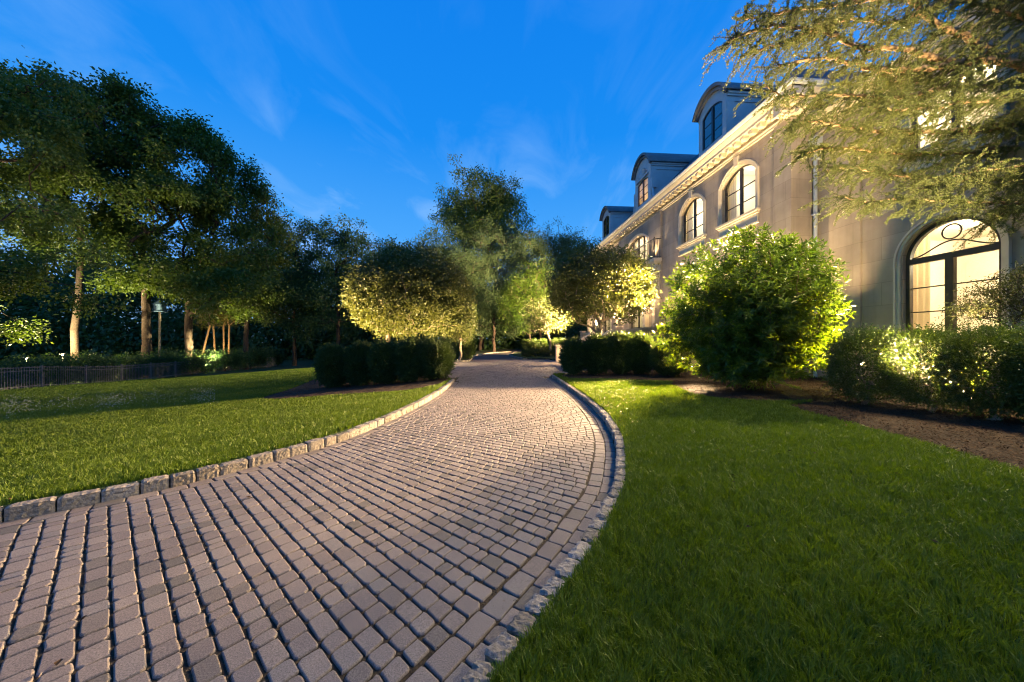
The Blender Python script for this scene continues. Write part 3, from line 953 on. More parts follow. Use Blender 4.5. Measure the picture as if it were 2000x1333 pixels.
# ---- trees behind the court
GC = 'woodland trees behind the motor court'
big_tree(940, 60, [(930, 385, 60, 50, 0, 1), (905, 430, 50, 60, 0, 1), (985, 430, 45, 60, 0, 1), (945, 480, 95, 60, 0, 1), (925, 355, 28, 26, 0, 1), (965, 375, 30, 30, 0, 1), (985, 400, 34, 40, 0, 1), (900, 400, 40, 44, 0, 1), (940, 580, 90, 80, 0, 1)], 800, 'tallest dark tree standing behind the end of the drive', 580, .5, 'leaf_big', seed=10, group=GC, cr=.5, L=.34, W=.2)
big_tree(865, 43, [(855, 480, 45, 45, 0, 1), (870, 550, 65, 55, 0, 1), (900, 520, 50, 55, 0, 1), (850, 610, 60, 50, 0, 1), (835, 500, 34, 40, 0, 1), (905, 600, 50, 60, 0, 1)], 620, 'pale grey green tree behind the clipped globe tree on the left', 600, .26, 'leaf_pale', seed=11, group=GC, cr=.36, L=.2, W=.11)
big_tree(965, 47, [(950, 560, 55, 60, 0, 1), (955, 500, 42, 50, 0, 1), (980, 610, 50, 50, 0, 1), (1005, 490, 34, 45, 0, 1), (1000, 560, 40, 50, 0, 1)], 560, 'pale green tree directly beyond the end of the drive', 610, .26, 'leaf_pale', seed=12, group=GC, cr=.36, L=.2, W=.11)
big_tree(1055, 46, [(1035, 500, 38, 50, 0, 1), (1075, 490, 32, 42, 1, 1), (1050, 570, 55, 60, 0, 1), (1105, 500, 32, 42, 1, 1), (1095, 590, 45, 60, 0, 1)], 560, 'pale green tree behind the small uplit tree', 600, .24, 'leaf_pale', seed=13, group=GC, cr=.36, L=.2, W=.11)
big_tree(1130, 54, [(1115, 500, 32, 42, 0, 1), (1145, 535, 40, 50, 0, 1), (1110, 590, 55, 70, 0, 1)], 380, 'darker tree between the pale trees and the mansion', 600, .26, 'leaf_dark', seed=14, group=GC)
big_tree(1035, 42, [(1030, 600, 28, 42, 0, 1), (1010, 570, 26, 35, 0, 1), (1048, 545, 26, 35, 0, 1)], 240, 'bright green uplit tree behind the small pale trunk', 640, .14, 'leaf_bush', seed=15, group=GC, cr=.36, L=.17, W=.1)

# ---- far wood that closes the view as one mass
C = []
for px in np.arange(-260, 1330, 7):
    for _ in range(9):
        d = random.uniform(60, 78)
        top = 505 + 30 * math.sin(px * .021) + 18 * math.sin(px * .05 + 1)
        if 560 < px < 1200: top += 50
        py = random.uniform(top, 700) if random.random() < .7 else random.uniform(620, 705)
        C.append(at3(px + random.uniform(-6, 6), py, d))
C = np.array(C)
V = foliage(C, 52, 1.2, .85, .55, .4, .8)
tag(link('far_woodland', quad_mesh('far_woodland', V), M['leaf_dark']), 'dark far woodland closing the view', 'woodland', kind='stuff')


# ---- clipped globe trees
def globe(px, d, basepx, items, ncl, label, forkpy, rt, per=34, seed=1, gap=.12, limbs=None, bare=.0, cr=.14, L=.115, W=.075, group='clipped globe trees beside the drive', leaf='leaf_crab', shell=.30):
    base = ground(basepx, d)
    f = at3(basepx, forkpy, d) - np.array(base)
    return tree('globe_tree', label, 'tree', base, f, pblobs(base, d, items), ncl, per, cr, L, W, rt, M[leaf], M['barkgrey'], group, gap=gap, limbs=limbs or 420, shell=shell, seed=seed, wob=.16, droop=.2, sides=6, up=.1, flat=.8, minr=.009, bare=bare)


globe(755, 15.2, 758, [(803, 575, 116, 84, 0, .95), (803, 575, 116, 84, 0, .95), (775, 605, 84, 58, 0, 1), (855, 608, 64, 52, 0, 1)], 2300, 'largest clipped globe tree with pale limbs, behind the dark left hedge', 652, .10, per=32, seed=21, bare=.28)
globe(905, 24.5, 900, [(893, 615, 36, 50, 0, 1), (905, 645, 24, 25, 0, 1)], 420, 'smaller globe tree half hidden behind the largest globe tree', 665, .08, seed=22, per=34)
globe(1168, 15.7, 1168, [(1172, 562, 103, 74, 0, .9), (1172, 562, 103, 74, 0, .9), (1115, 585, 46, 52, 0, 1), (1225, 572, 48, 52, 0, 1)], 1650, 'dark globe tree with spreading bare limbs in front of the mansion', 652, .11, per=26, seed=23, gap=.2, bare=.7)
globe(1062, 31.5, 1075, [(1062, 610, 40, 32, 0, 1), (1050, 630, 36, 26, 0, 1), (1085, 622, 30, 26, 0, 1)], 320, 'small globe tree with a pale uplit trunk at the far side of the court', 668, .10, per=32, seed=24, cr=.24, L=.11, W=.065)


# ---- clipped hedge shrubs
def clipped(name, label, cat, x, y, rx, ry, h, n, leaf, L, W, group, z0=.08, power=3.2, seed=0, stems=5, inner=.25, top=1.0, kern=True):
    zb = float(T(x, y))
    t = thing(name, label, cat, (x, y, zb), group)
    # points near the surface of a superellipsoid body with soft lumps
    u = rvec(n)
    p = power
    k = (np.abs(u[:, 0]) ** p + np.abs(u[:, 1]) ** p + np.abs(u[:, 2]) ** p) ** (-1 / p)
    S = u * k[:, None]
    dep = 1 - np.abs(RNG.normal(0, inner * .5, n))
    lump = 1 + .07 * np.sin(S[:, 0] * 5 + seed) * np.sin(S[:, 2] * 6 + seed * 2) + .05 * np.sin(S[:, 1] * 6 + S[:, 2] * 4 + seed)
    S = S * (dep * lump)[:, None]
    hc = (h - z0) / 2
    P = S * np.array((rx, ry, hc)) + np.array((0, 0, z0 + hc))
    low = P[:, 2] < .35 * h
    keep = ~(low & (RNG.random(n) < .55 * (1 - P[:, 2] / (.35 * h))))
    P = P[keep]; u = u[keep]
    D = u + rvec(len(P)) * .8 + np.array((0, 0, .35)); N = rvec(len(P)) + u * .8 + np.array((0, 0, .3))
    V = leaf_quads(P - D * .02, D, N, L * RNG.uniform(.7, 1.35, len(P)), W * RNG.uniform(.7, 1.3, len(P)))
    # shoots that stick out a little
    m_ = n // 14
    i = RNG.choice(len(P), m_)
    sh = np.repeat(P[i], 5, 0) + np.repeat(u[i], 5, 0) * np.tile(np.linspace(.01, .11, 5), m_)[:, None] + np.array((0, 0, .5)) * np.tile(np.linspace(0, .05, 5), m_)[:, None]
    V2 = leaf_quads(sh, np.repeat(u[i], 5, 0) + rvec(m_ * 5) * .9, rvec(m_ * 5), L, W)
    link('foliage', quad_mesh('foliage', np.vstack([V, V2])), leaf, t)
    nt_ = 60
    tg = np.stack([RNG.uniform(-.75, .75, nt_) * rx, RNG.uniform(-.75, .75, nt_) * ry, RNG.uniform(.3, .85, nt_) * h], 1)
    arr, par, rad = skeleton((0, 0, -.08), (0, 0, .22 * h), tg, .035, .2, up=.0, minr=.005)
    link('stems', limb_mesh('stems', arr, par, rad, 5), M['barkgrey'], t)
    return t


GH = 'clipped hedge shrubs left of the drive'
# left hedge, five dark yews in a row
labs = ['clipped yew shrub at the outer left end of the dark left hedge', 'clipped yew shrub second from the outer end of the left hedge', 'clipped yew shrub in the middle of the left hedge below the globe tree', 'clipped yew shrub beside the last one at the drive end of the left hedge', 'rounded yew shrub closing the left hedge right at the drive kerb']
for i, px in enumerate((652, 704, 752, 800, 852)):
    d = 12.3 + .12 * math.sin(i * 2)
    x, y = at(px, d)
    clipped('hedge_shrub', labs[i], 'hedge', x, y, .47 if i < 4 else .58, .60, 1.50 + .07 * math.sin(i * 3), 19000, M['leaf_yew'], .07, .026, GH, seed=i, power=2.6, inner=.4)
GR = 'clipped hedge shrubs right of the drive'
labs = ['upright rounded yew shrub ending the right hedge at the drive kerb', 'clipped yew shrub in front of the dark globe tree trunk', 'clipped yew shrub below the stone balustrade, in the middle of the right hedge', 'clipped yew shrub at the house end of the right hedge below the balustrade pier']
for i, (px, d, rx, h) in enumerate(((1118, 13.6, .48, 1.42), (1166, 13.5, .60, 1.55), (1212, 13.4, .56, 1.6), (1252, 13.4, .5, 1.52))):
    x, y = at(px, d)
    clipped('hedge_shrub', labs[i], 'hedge', x, y, rx * .86, .52, h, 16000, M['leaf_yew'], .07, .026, GR, seed=i + 9, power=2.6, inner=.4)
x, y = at(1308, 12.4)
clipped('ball_shrub', 'low round clipped shrub tucked left of the big glossy bush', 'shrub', x, y, .62, .62, 1.28, 17000, M['leaf_yew'], .06, .026, None, seed=3, power=2.2)
GW = 'boxwood hedge shrubs below the arched door'
labs = ['boxwood shrub ending the hedge below the arched door, nearest the glossy bush', 'boxwood shrub in the hedge directly below the left half of the arched door', 'boxwood shrub in the hedge under the small dark leaved shrub', 'boxwood shrub at the near end of the hedge, cut by the picture edge']
for i, (px, d) in enumerate(((1690, 6.75), (1815, 6.0), (1940, 5.35), (2090, 4.75))):
    x, y = at(px, d)
    clipped('boxwood_shrub', labs[i], 'hedge', x, y, .60, .47, 1.48, 17000, M['leaf_box'], .036, .021, GW, seed=i + 20, power=2.7, inner=.34, z0=.12)
GF = 'small clipped shrubs round the far bed'
labs = ['small clipped shrub at the left end of the far bed, left of the pale trunk', 'small clipped shrub second from the left end in the far bed', 'small clipped shrub just left of the pale uplit trunk in the far bed', 'small clipped shrub just right of the pale uplit trunk in the far bed', 'small clipped shrub at the steps end of the far bed']
for i, px in enumerate((1028, 1044, 1060, 1083, 1099)):
    x, y = at(px, 33.2)
    clipped('clipped_shrub', labs[i], 'shrub', x, y, .42, .5, 1.5, 2600, M['leaf_box'], .085, .05, GF, seed=i + 40, power=2.8)
for i, px in enumerate((1030, 1048, 1066, 1086, 1104)):
    x, y = at(px, 29.6)
    clipped('ground_cover_shrub', ['low mounded plant at the left corner of the far bed edge', 'low mounded plant second along the far bed edge', 'low mounded plant beside the glowing ground spotlight', 'low mounded plant before the far pale trunk', 'low mounded plant at the right end of the far bed edge'][i], 'shrub', x, y, .5, .5, .55, 1600, M['leaf_crab'], .08, .045, 'low plants along the far bed', seed=i + 50, power=2.1)
x, y = at(912, 26.3)
clipped('ball_shrub', 'round clipped shrub at the far corner where the court leaves to the lane', 'shrub', x, y, .62, .62, 1.55, 5000, M['leaf_box'], .085, .05, None, seed=61, power=2.6)
x, y = at(880, 26.8)
clipped('ball_shrub', 'round clipped shrub half hidden behind the drive end of the left hedge', 'shrub', x, y, .8, .7, 1.6, 5000, M['leaf_box'], .085, .05, None, seed=62, power=2.6)

# ---- big glossy bush on the right: whorls of long leaves on many shoots
bx, by = at(1452, 8.95)
base = (bx, by, float(T(bx, by)))
t = thing('glossy_bush', 'large round glossy leaved bush on the right lawn, lit yellow on one side', 'bush', base)
blobs = [(0, 0, 2.3, 1.9, 1.9, 1.9), (-.35, .3, 1.5, 1.7, 1.6, 1.2), (.35, -.3, 2.5, 1.5, 1.5, 1.45), (.1, .2, 1.0, 1.35, 1.35, .75), (.7, -.4, 1.7, 1.35, 1.2, 1.3), (-.2, -.4, .75, 1.25, 1.1, .55), (.5, .3, .8, 1.1, 1.1, .5)]
C = env_points(blobs, 3300, .30, .05, 3)
C = C[C[:, 2] > .16]
cen = np.array((0, 0, 1.7))
per = 13
ax = (C - cen); ax /= np.linalg.norm(ax, axis=1)[:, None]; ax += np.array((0, 0, .45)) + RNG.normal(0, .25, ax.shape); ax /= np.linalg.norm(ax, axis=1)[:, None]
P = np.repeat(C, per, 0); A = np.repeat(ax, per, 0)
sp = np.tile(np.linspace(-.16, .05, per), len(C))
ph = np.tile(np.arange(per) * 2.4, len(C)) + np.repeat(RNG.uniform(0, 6, len(C)), per)
e1 = np.cross(A, (.3, .2, .93)); e1 /= np.linalg.norm(e1, axis=1)[:, None]; e2 = np.cross(A, e1)
rad_ = np.cos(ph)[:, None] * e1 + np.sin(ph)[:, None] * e2
open_ = np.tile(np.linspace(1.5, .35, per), len(C))[:, None]
D = A * .55 + rad_ * open_ + np.array((0, 0, -.15)) + RNG.normal(0, .12, P.shape)
V = leaf_quads(P + A * sp[:, None], D, A + RNG.normal(0, .25, A.shape), RNG.uniform(.11, .19, len(P)), RNG.uniform(.038, .060, len(P)), .2)
link('foliage', quad_mesh('foliage', V), M['leaf_bush'], t)
arr, par, rad = skeleton((0, 0, -.1), (0, 0, .35), C[::3], .06, .12, up=.0, minr=.006, sub=2)
link('stems', limb_mesh('stems', arr, par, rad, 5), M['bark'], t)


# ---- small dark leaved shrub in front of the arched door
x, y = at(1975, 6.05)
base = (x, y, float(T(x, y)))
tree('small_shrub', 'small airy dark leaved shrub in front of the arched door at the picture edge', 'shrub', base, (0, 0, .8), [(-.05, 0, 2.15, .55, .5, .35), (.2, -.1, 1.9, .6, .5, .6), (-.45, .1, 1.85, .45, .4, .3), (.3, -.2, 2.4, .5, .5, .35), (-.75, .1, 1.75, .3, .25, .16)], 330, 26, .075, .042, .02, .03, M['leaf_maple'], M['bark'], gap=.1, shell=.5, flat=.5, minr=.004)

# ------------------------------------------------------------------ the mansion
XF, XW = 10.0, 10.8
Y0, Y1, YC = 10.47, 33.2, 21.85
mansion = thing('mansion', 'long pale limestone mansion with arched dormers, lit cornice and tall lit windows', 'house', (XF, Y0, 0))


def arch(y0, y1, z0, zs, rise, n=18):
    w = (y1 - y0) / 2; yc = (y0 + y1) / 2
    r = (w * w + rise * rise) / (2 * rise); zc = zs + rise - r
    a0 = math.asin(min(1, w / r)); a0 = PI - a0 if rise > w else a0
    pts = [(y0, z0)]
    for i in range(n + 1):
        a = -a0 + 2 * a0 * i / n
        pts.append((yc + r * math.sin(a), zc + r * math.cos(a)))
    pts.append((y1, z0))
    return pts


def grow(y0, y1, z0, zs, rise, e, zb=None):
    return arch(y0 - e, y1 + e, z0 if zb is None else zb, zs, rise + e)


def wall_holes(mb, outer, holes, x, back=None):
    polys = [[Vector((x, y, z)) for y, z in outer]] + [[Vector((x, y, z)) for y, z in h] for h in holes]
    tris = mgeo.tessellate_polygon(polys)
    flat = [tuple(v) for p in polys for v in p]
    mb.add(flat, [tuple(t_) for t_ in tris])
    if back is not None:
        for h in holes:
            n = len(h)
            mb.add([(x, y, z) for y, z in h] + [(back, y, z) for y, z in h], [(i, (i + 1) % n, n + (i + 1) % n, n + i) for i in range(n)])


WIN = [(12.0, 13.82, 6.39, 7.93, .50), (15.06, 16.86, 6.39, 7.93, .50), (26.84, 28.64, 6.39, 7.93, .50), (29.88, 31.70, 6.39, 7.93, .50)]
GWIN = [(26.84, 28.64, 2.0, 4.2, .5), (29.88, 31.70, 2.0, 4.2, .5), (15.06, 16.86, 2.0, 4.2, .5), (12.0, 13.82, 2.0, 4.2, .5)]
BALC = (20.3, 23.4, 6.22, 7.85, .45)
DOORE = (20.7, 23.0, 1.5, 4.2, .6)
w = MB()
wall_holes(w, [(Y0, -.3), (18.75, -.3), (18.75, 8.92), (Y0, 8.92)], [arch(*WIN[0]), arch(*WIN[1]), arch(*GWIN[2]), arch(*GWIN[3])], XF, XF + .26)
wall_holes(w, [(24.95, -.3), (Y1, -.3), (Y1, 8.92), (24.95, 8.92)], [arch(*WIN[2]), arch(*WIN[3]), arch(*GWIN[0]), arch(*GWIN[1])], XF, XF + .26)
wall_holes(w, [(18.75, -.3), (24.95, -.3), (24.95, 8.92), (18.75, 8.92)], [arch(*BALC), arch(*DOORE)], XF - .12, XF + .26)
w.add([(XF - .12, 18.75, -.3), (XF, 18.75, -.3), (XF, 18.75, 8.92), (XF - .12, 18.75, 8.92)], [(0, 1, 2, 3)])
w.add([(XF - .12, 24.95, -.3), (XF, 24.95, -.3), (XF, 24.95, 8.92), (XF - .12, 24.95, 8.92)], [(0, 1, 2, 3)])
w.add([(XF, Y0, -.3), (XF + 9, Y0, -.3), (XF + 9, Y0, 8.92), (XF, Y0, 8.92)], [(0, 1, 2, 3)])
w.add([(XF, Y1, -.3), (XF + 9, Y1, -.3), (XF + 9, Y1, 8.92), (XF, Y1, 8.92)], [(0, 1, 2, 3)])
w.box(XF - .05, XF + .01, Y0 - .002, 11.14, -.3, 8.9)                      # corner pilaster
w.box(XF - .05, XF + .01, 32.5, Y1 + .002, -.3, 8.9)
w.build('wall', M['wall'], mansion)
# wing
WD = (6.40, 8.11, 1.0, 3.55, .855)
WW = (6.45, 7.95, 6.25, 7.5, .4)
w = MB()
wall_holes(w, [(-6, -.3), (Y0, -.3), (Y0, 8.2), (-6, 8.2)], [arch(*WD, 28), arch(*WW), arch(1.6, 3.3, 1.0, 3.55, .855, 28)], XW, XW + .3)
w.box(XW - .06, XW + .01, 9.06, 9.80, -.3, 8.2)
w.box(XW - .06, XW + .01, 4.7, 5.4, -.3, 8.2)
w.box(XW - .09, XW + .01, -6, 6.3, -.3, .72); w.box(XW - .09, XW + .01, 8.22, Y0 - .02, -.3, .72)
w.build('wing_wall', M['wall'], mansion)


def cornice_profile(x, z0, s=1.0):
    P = [(.06, 0), (.0, 0), (.0, 0), (.06, .0), (.06, .07), (.09, .10), (.09, .13), (.035, .13), (.035, .26), (.07, .28), (.10, .33), (.13, .34), (.13, .36), (.40, .36), (.40, .47), (.43, .50), (.47, .56), (.50, .60), (.50, .64), (-.2, .64), (-.2, 0)]
    seen = []
    for p in P[3:]:
        seen.append((x - p[0] * s, z0 + p[1] * s))
    return seen


c = MB(); c.sweep_y(cornice_profile(XF, 8.89), Y0 - .5, Y1 + .4)
pr_ = [(Y0 - (XF - x), z - .003) for x, z in cornice_profile(XF, 8.89)]
c.sweep_x(pr_, XF - .497, XF + 8.9)
y = Y0 - .30
while y < Y1 + .2:
    c.box(XF - .36, XF - .12, y, y + .17, 9.135, 9.252); c.box(XF - .345, XF - .12, y + .015, y + .155, 9.10, 9.137)
    y += .40
x = XF - .1
while x < XF + 8:
    c.box(x, x + .17, Y0 - .36, Y0 - .12, 9.13, 9.246); x += .40
c.build('cornice', M['trim'], mansion)
g_ = MB(); g_.sweep_y([(XF - .50, 9.535), (XF - .56, 9.56), (XF - .60, 9.62), (XF - .60, 9.66), (XF - .40, 9.66), (XF - .40, 9.535)], Y0 - .58, Y1 + .45)
g_.sweep_x([(Y0 - .50, 9.533), (Y0 - .56, 9.558), (Y0 - .60, 9.618), (Y0 - .60, 9.657), (Y0 - .40, 9.657), (Y0 - .40, 9.533)], XF - .578, XF + 8.9)
g_.build('gutter', M['metal'], mansion)
c = MB(); c.sweep_y(cornice_profile(XW, 8.16, .8), -6, Y0 - .05)
y = 0
while y < Y0 - .3:
    c.box(XW - .29, XW - .1, y, y + .14, 8.355, 8.447); y += .36
c.build('wing_cornice', M['trim'], mansion)
# roofs: steep slate, hipped at the end
r = MB()
e = -.42
a_ = [(XF + e, Y0 + e, 9.6), (XF + e, Y1 - e, 9.6), (XF + 9, Y1 - e, 9.6), (XF + 9, Y0 + e, 9.6)]
b__ = [(XF + 3.1, Y0 + 3.1, 13.1), (XF + 3.1, Y1 - 3.1, 13.1), (XF + 9, Y1 - 3.1, 13.1), (XF + 9, Y0 + 3.1, 13.1)]
r.add(a_ + b__, [(0, 1, 5, 4), (1, 2, 6, 5), (3, 0, 4, 7), (4, 5, 6, 7)])
r.build('roof', M['roof'], mansion)
r = MB(); r.add([(XW - .38, -6, 8.66), (XW - .38, Y0 - .1, 8.66), (XW + 4, Y0 - .1, 9.3), (XW + 4, -6, 9.3)], [(0, 1, 2, 3)])
r.build('wing_roof', M['roof'], mansion)

# downpipe in the corner, with its hopper and brackets
p = MB(); p.tube([(XW - .12, Y0 - .12, .2), (XW - .12, Y0 - .12, 8.0)], .055, 10)
p.box(XW - .24, XW - .003, Y0 - .26, Y0 - .003, 7.85, 8.12)
for z in (1.6, 3.6, 5.6, 7.4): p.box(XW - .19, XW - .003, Y0 - .19, Y0 - .05, z, z + .05)
p.build('downpipe', M['metal'], mansion)


def shrink(y0, y1, z0, zs, rise, e):
    return arch(y0 + e, y1 - e, z0 + e, zs, max(.02, rise - e * .75))


def casement(spec, X, bars, fm, label=None, surround=True, dep=.14, lights=2, sill=True, fw=.06, name='window', glass='glass', key=True):
    """frame mesh with panes, moulded surround and sill as its sub-parts"""
    y0, y1, z0, zs, rise = spec
    f = MB()
    xa, xb = X + dep, X + dep + .07
    o = shrink(*spec, .004); i_ = shrink(*spec, fw)
    f.ring(o, i_, xa, xb)
    f.box(xa, xb, y0 + fw, y1 - fw, z0 + .004, z0 + fw)
    ztop = zs + rise - fw
    for k in range(1, lights):
        ym = y0 + (y1 - y0) * k / lights
        f.box(xa - .012, xb - .003, ym - .055, ym + .055, z0 + fw, ztop)
    for zb in bars:
        f.box(xa + .012, xb - .015, y0 + fw, y1 - fw, zb - .014, zb + .014)
    F = f.build(name, fm, mansion)
    if label: F['label'] = label
    g2 = MB(); g2.plate(shrink(*spec, fw - .01)[::1], xa + .03, xa + .036); g2.build('pane', M[glass], F)
    if surround:
        s = MB()
        s.ring(grow(*spec, .17), grow(*spec, .11), X - .075, X + .01)
        s.ring(grow(*spec, .108), grow(*spec, .035), X - .045, X + .01)
        s.ring(grow(*spec, .033), grow(*spec, .0), X - .02, X + .01)
        if key:
            yc = (y0 + y1) / 2
            s.add([(X - .10, yc - .09, zs + rise + .02), (X - .10, yc + .09, zs + rise + .02), (X - .10, yc + .13, zs + rise + .40), (X - .10, yc - .13, zs + rise + .40),
                   (X, yc - .09, zs + rise + .02), (X, yc + .09, zs + rise + .02), (X, yc + .13, zs + rise + .40), (X, yc - .13, zs + rise + .40)],
                  [(0, 1, 2, 3), (4, 7, 6, 5), (0, 4, 5, 1), (1, 5, 6, 2), (2, 6, 7, 3), (3, 7, 4, 0)])
        s.build('surround', M['trim'], F)
    if sill:
        s = MB(); s.box(X - .16, X + .13, y0 - .22, y1 + .22, z0 - .09, z0 - .002); s.box(X - .10, X + .004, y0 - .17, y1 + .17, z0 - .16, z0 - .092)
        s.box(X - .05, X + .004, y0 - .12, y1 + .12, z0 - .46, z0 - .163); s.box(X - .085, X + .004, y0 - .16, y1 + .16, z0 - .52, z0 - .463)
        s.build('sill', M['trim'], F)
    return F


for s_ in WIN: casement(s_, XF, (7.0, 7.6), M['frame'])
for s_ in GWIN: casement(s_, XF, (2.7, 3.4, 4.1), M['frame'], key=False)
casement(BALC, XF - .12, (6.6, 7.2), M['frame'], 'wide arched window behind the iron balcony', lights=4, sill=False, key=False)
casement(DOORE, XF - .12, (2.4, 3.2, 4.0), M['frame'], 'arched entrance door under the balcony', lights=2, sill=False, key=False, name='door')
casement(WW, XW, (6.75, 7.25), M['frame'])


def room(x0, x1, y0, y1, z0, z1, parent=mansion):
    r = MB()
    r.add([(x0, y0, z0), (x1, y0, z0), (x1, y1, z0), (x0, y1, z0), (x0, y0, z1), (x1, y0, z1), (x1, y1, z1), (x0, y1, z1)],
          [(0, 1, 2, 3), (7, 6, 5, 4), (0, 4, 5, 1), (2, 6, 7, 3), (1, 5, 6, 2)])
    return r.build('room', M['plaster'], parent, recalc=False)


def lamp(name, kind, loc, power, color, size=.1, target=None, angle=None, blend=.5):
    L = bpy.data.lights.new(name, kind); L.energy = power; L.color = color
    L.shadow_soft_size = size
    o = bpy.data.objects.new(name, L); COL.objects.link(o); o.location = loc
    if target is not None:
        v = Vector(target) - Vector(loc)
        o.rotation_euler = v.to_track_quat('-Z', 'Y').to_euler()
    if angle: L.spot_size = R(angle); L.spot_blend = blend
    return o


WARM = (1, .64, .28); SOFT = (1, .70, .36)
for (a, b_, c_, d_, e_), pw in ((WIN[0], 100), (WIN[1], 110), (WIN[2], 120), (BALC, 300)):
    room(XF + .262, XF + 3.6, a - .5, b_ + .5, 5.6, 8.85)
    lamp('ceiling_light', 'POINT', (XF + 1.3, (a + b_) / 2 + .25, 8.1), pw, (1, .86, .6), .12)
    for side in (0, 1):
        cu = MB(); yb = b_ - .25 if side else a - .3
        pts = [(XF + .45 + .035 * math.sin(k * 1.9), yb + k * .035) for k in range(16)]
        n0 = len(pts)
        cu.add([(x, y, 5.75) for x, y in pts] + [(x, y, 8.6) for x, y in pts], [(k, k + 1, n0 + k + 1, n0 + k) for k in range(n0 - 1)])
        cu.build('curtain', M['curtain'], mansion, True)
for a, b_, c_, d_, e_ in GWIN[:2] + GWIN[2:]:
    room(XF + .262, XF + 3.2, a - .4, b_ + .4, 1.5, 5.3)
    lamp('ceiling_light', 'POINT', (XF + 1.5, (a + b_) / 2, 4.3), 60, (1, .84, .55), .12)
room(XF + .262, XF + 3.2, 19.9, 23.9, 1.45, 5.4)
lamp('ceiling_light', 'POINT', (XF + 1.5, YC, 4.6), 120, (1, .84, .55), .12)
room(XW + .302, XW + 3, WW[0] - .5, WW[1] + .5, 5.6, 8.1)
lamp('ceiling_light', 'POINT', (XW + 1.2, 7.2, 7.6), 190, (1, .86, .6), .12)

# arched garden door of the wing
f = MB()
xa, xb = XW + .10, XW + .20
f.ring(arch(*WD, 28), arch(WD[0] + .085, WD[1] - .085, WD[2], WD[3], WD[4] - .085, 28), xa, xb)
f.box(xa - .004, xb + .004, WD[0] + .08, WD[1] - .08, 3.46, 3.60)
f.box(xa - .012, xb - .012, 7.195, 7.345, 1.0, 3.46)
f.box(xa, xb - .004, WD[0] + .08, WD[1] - .08, 1.0, 1.12)
for z in (1.62, 2.23, 2.84): f.box(xa + .03, xb - .03, WD[0] + .08, WD[1] - .08, z - .014, z + .014)
door = f.build('arched_door', M['frame'], mansion)
door['label'] = 'tall arched glazed garden door with a ring and swan neck bar in its fanlight'
t_ = MB()
yc = (WD[0] + WD[1]) / 2
t_.tube([(xa + .04, yc + .17 * math.cos(k * PI / 12), 4.085 + .17 * math.sin(k * PI / 12)) for k in range(25)], .017, 6, False)
t_.tube([(xa + .04, yc + s_ * .74, 3.62 + .26 * (.5 + .5 * math.cos(PI * abs(s_)))) for s_ in np.linspace(-1, 1, 25)], .017, 6, False)
t_.build('fanlight_tracery', M['frame'], door, True)
t_ = MB(); t_.plate(arch(WD[0] + .08, WD[1] - .08, WD[2] + .1, WD[3], WD[4] - .08, 28), xa + .045, xa + .051); t_.build('pane', M['glass'], door)
for z in (2.72, 1.95):
    t_ = MB(); t_.box(xa - .05, xa - .013, 7.13, 7.16, z, z + .03); t_.tube([(xa - .05, 7.145, z + .015), (xa - .06, 7.12, z + .10)], .008, 6)
    t_.build('handle', M['iron'], door)
t_ = MB()
g3 = lambda e_: arch(WD[0] - e_, WD[1] + e_, .5, WD[3], WD[4] + e_, 28)
t_.ring(g3(.15), g3(.10), XW - .07, XW + .01); t_.ring(g3(.098), g3(.03), XW - .04, XW + .01); pass
t_.build('surround', M['trim'], door)
room(XW + .302, XW + 4.8, 3.6, 10.0, .95, 4.75)
a_ = MB(); ao = lambda e_: arch(5.5 - e_ + 3.0, 7.0 + e_ + 3.0 - .1, .96, 2.9, .72 + e_, 20)
a_.ring([(y - .9, z) for y, z in ao(.16)], [(y - .9, z) for y, z in ao(.0)], XW + 4.70, XW + 4.79)
a_.ring([(y - .9, z) for y, z in ao(.30)], [(y - .9, z) for y, z in ao(.24)], XW + 4.74, XW + 4.79)
a_.box(XW + 4.6, XW + 4.79, 3.7, 9.9, 4.5, 4.745)
a_.build('archway_moulding', M['trim'], mansion)
for yb, nn in ((7.98, 17), (5.9, 15)):
    cu = MB(); pts = [(XW + .62 + .04 * math.sin(k * 1.7) + .012 * math.sin(k * .6), yb + k * .034) for k in range(nn)]; n0 = nn
    cu.add([(x, y, 1.0) for x, y in pts] + [(x, y, 4.6) for x, y in pts], [(k, k + 1, n0 + k + 1, n0 + k) for k in range(n0 - 1)])
    cu.build('curtain', M['curtain'], mansion, True)
for x, y in ((XW + 1.5, 8.6), (XW + 1.3, 6.6)):
    d_ = MB(); d_.lathe(x, y, [(.06, 4.73), (.065, 4.735), (.065, 4.748)], 14); d_.build('downlight', M['downglow'], mansion)
lamp('room_light', 'POINT', (XW + 2.2, 7.4, 4.25), 620, (1, .81, .54), .2)

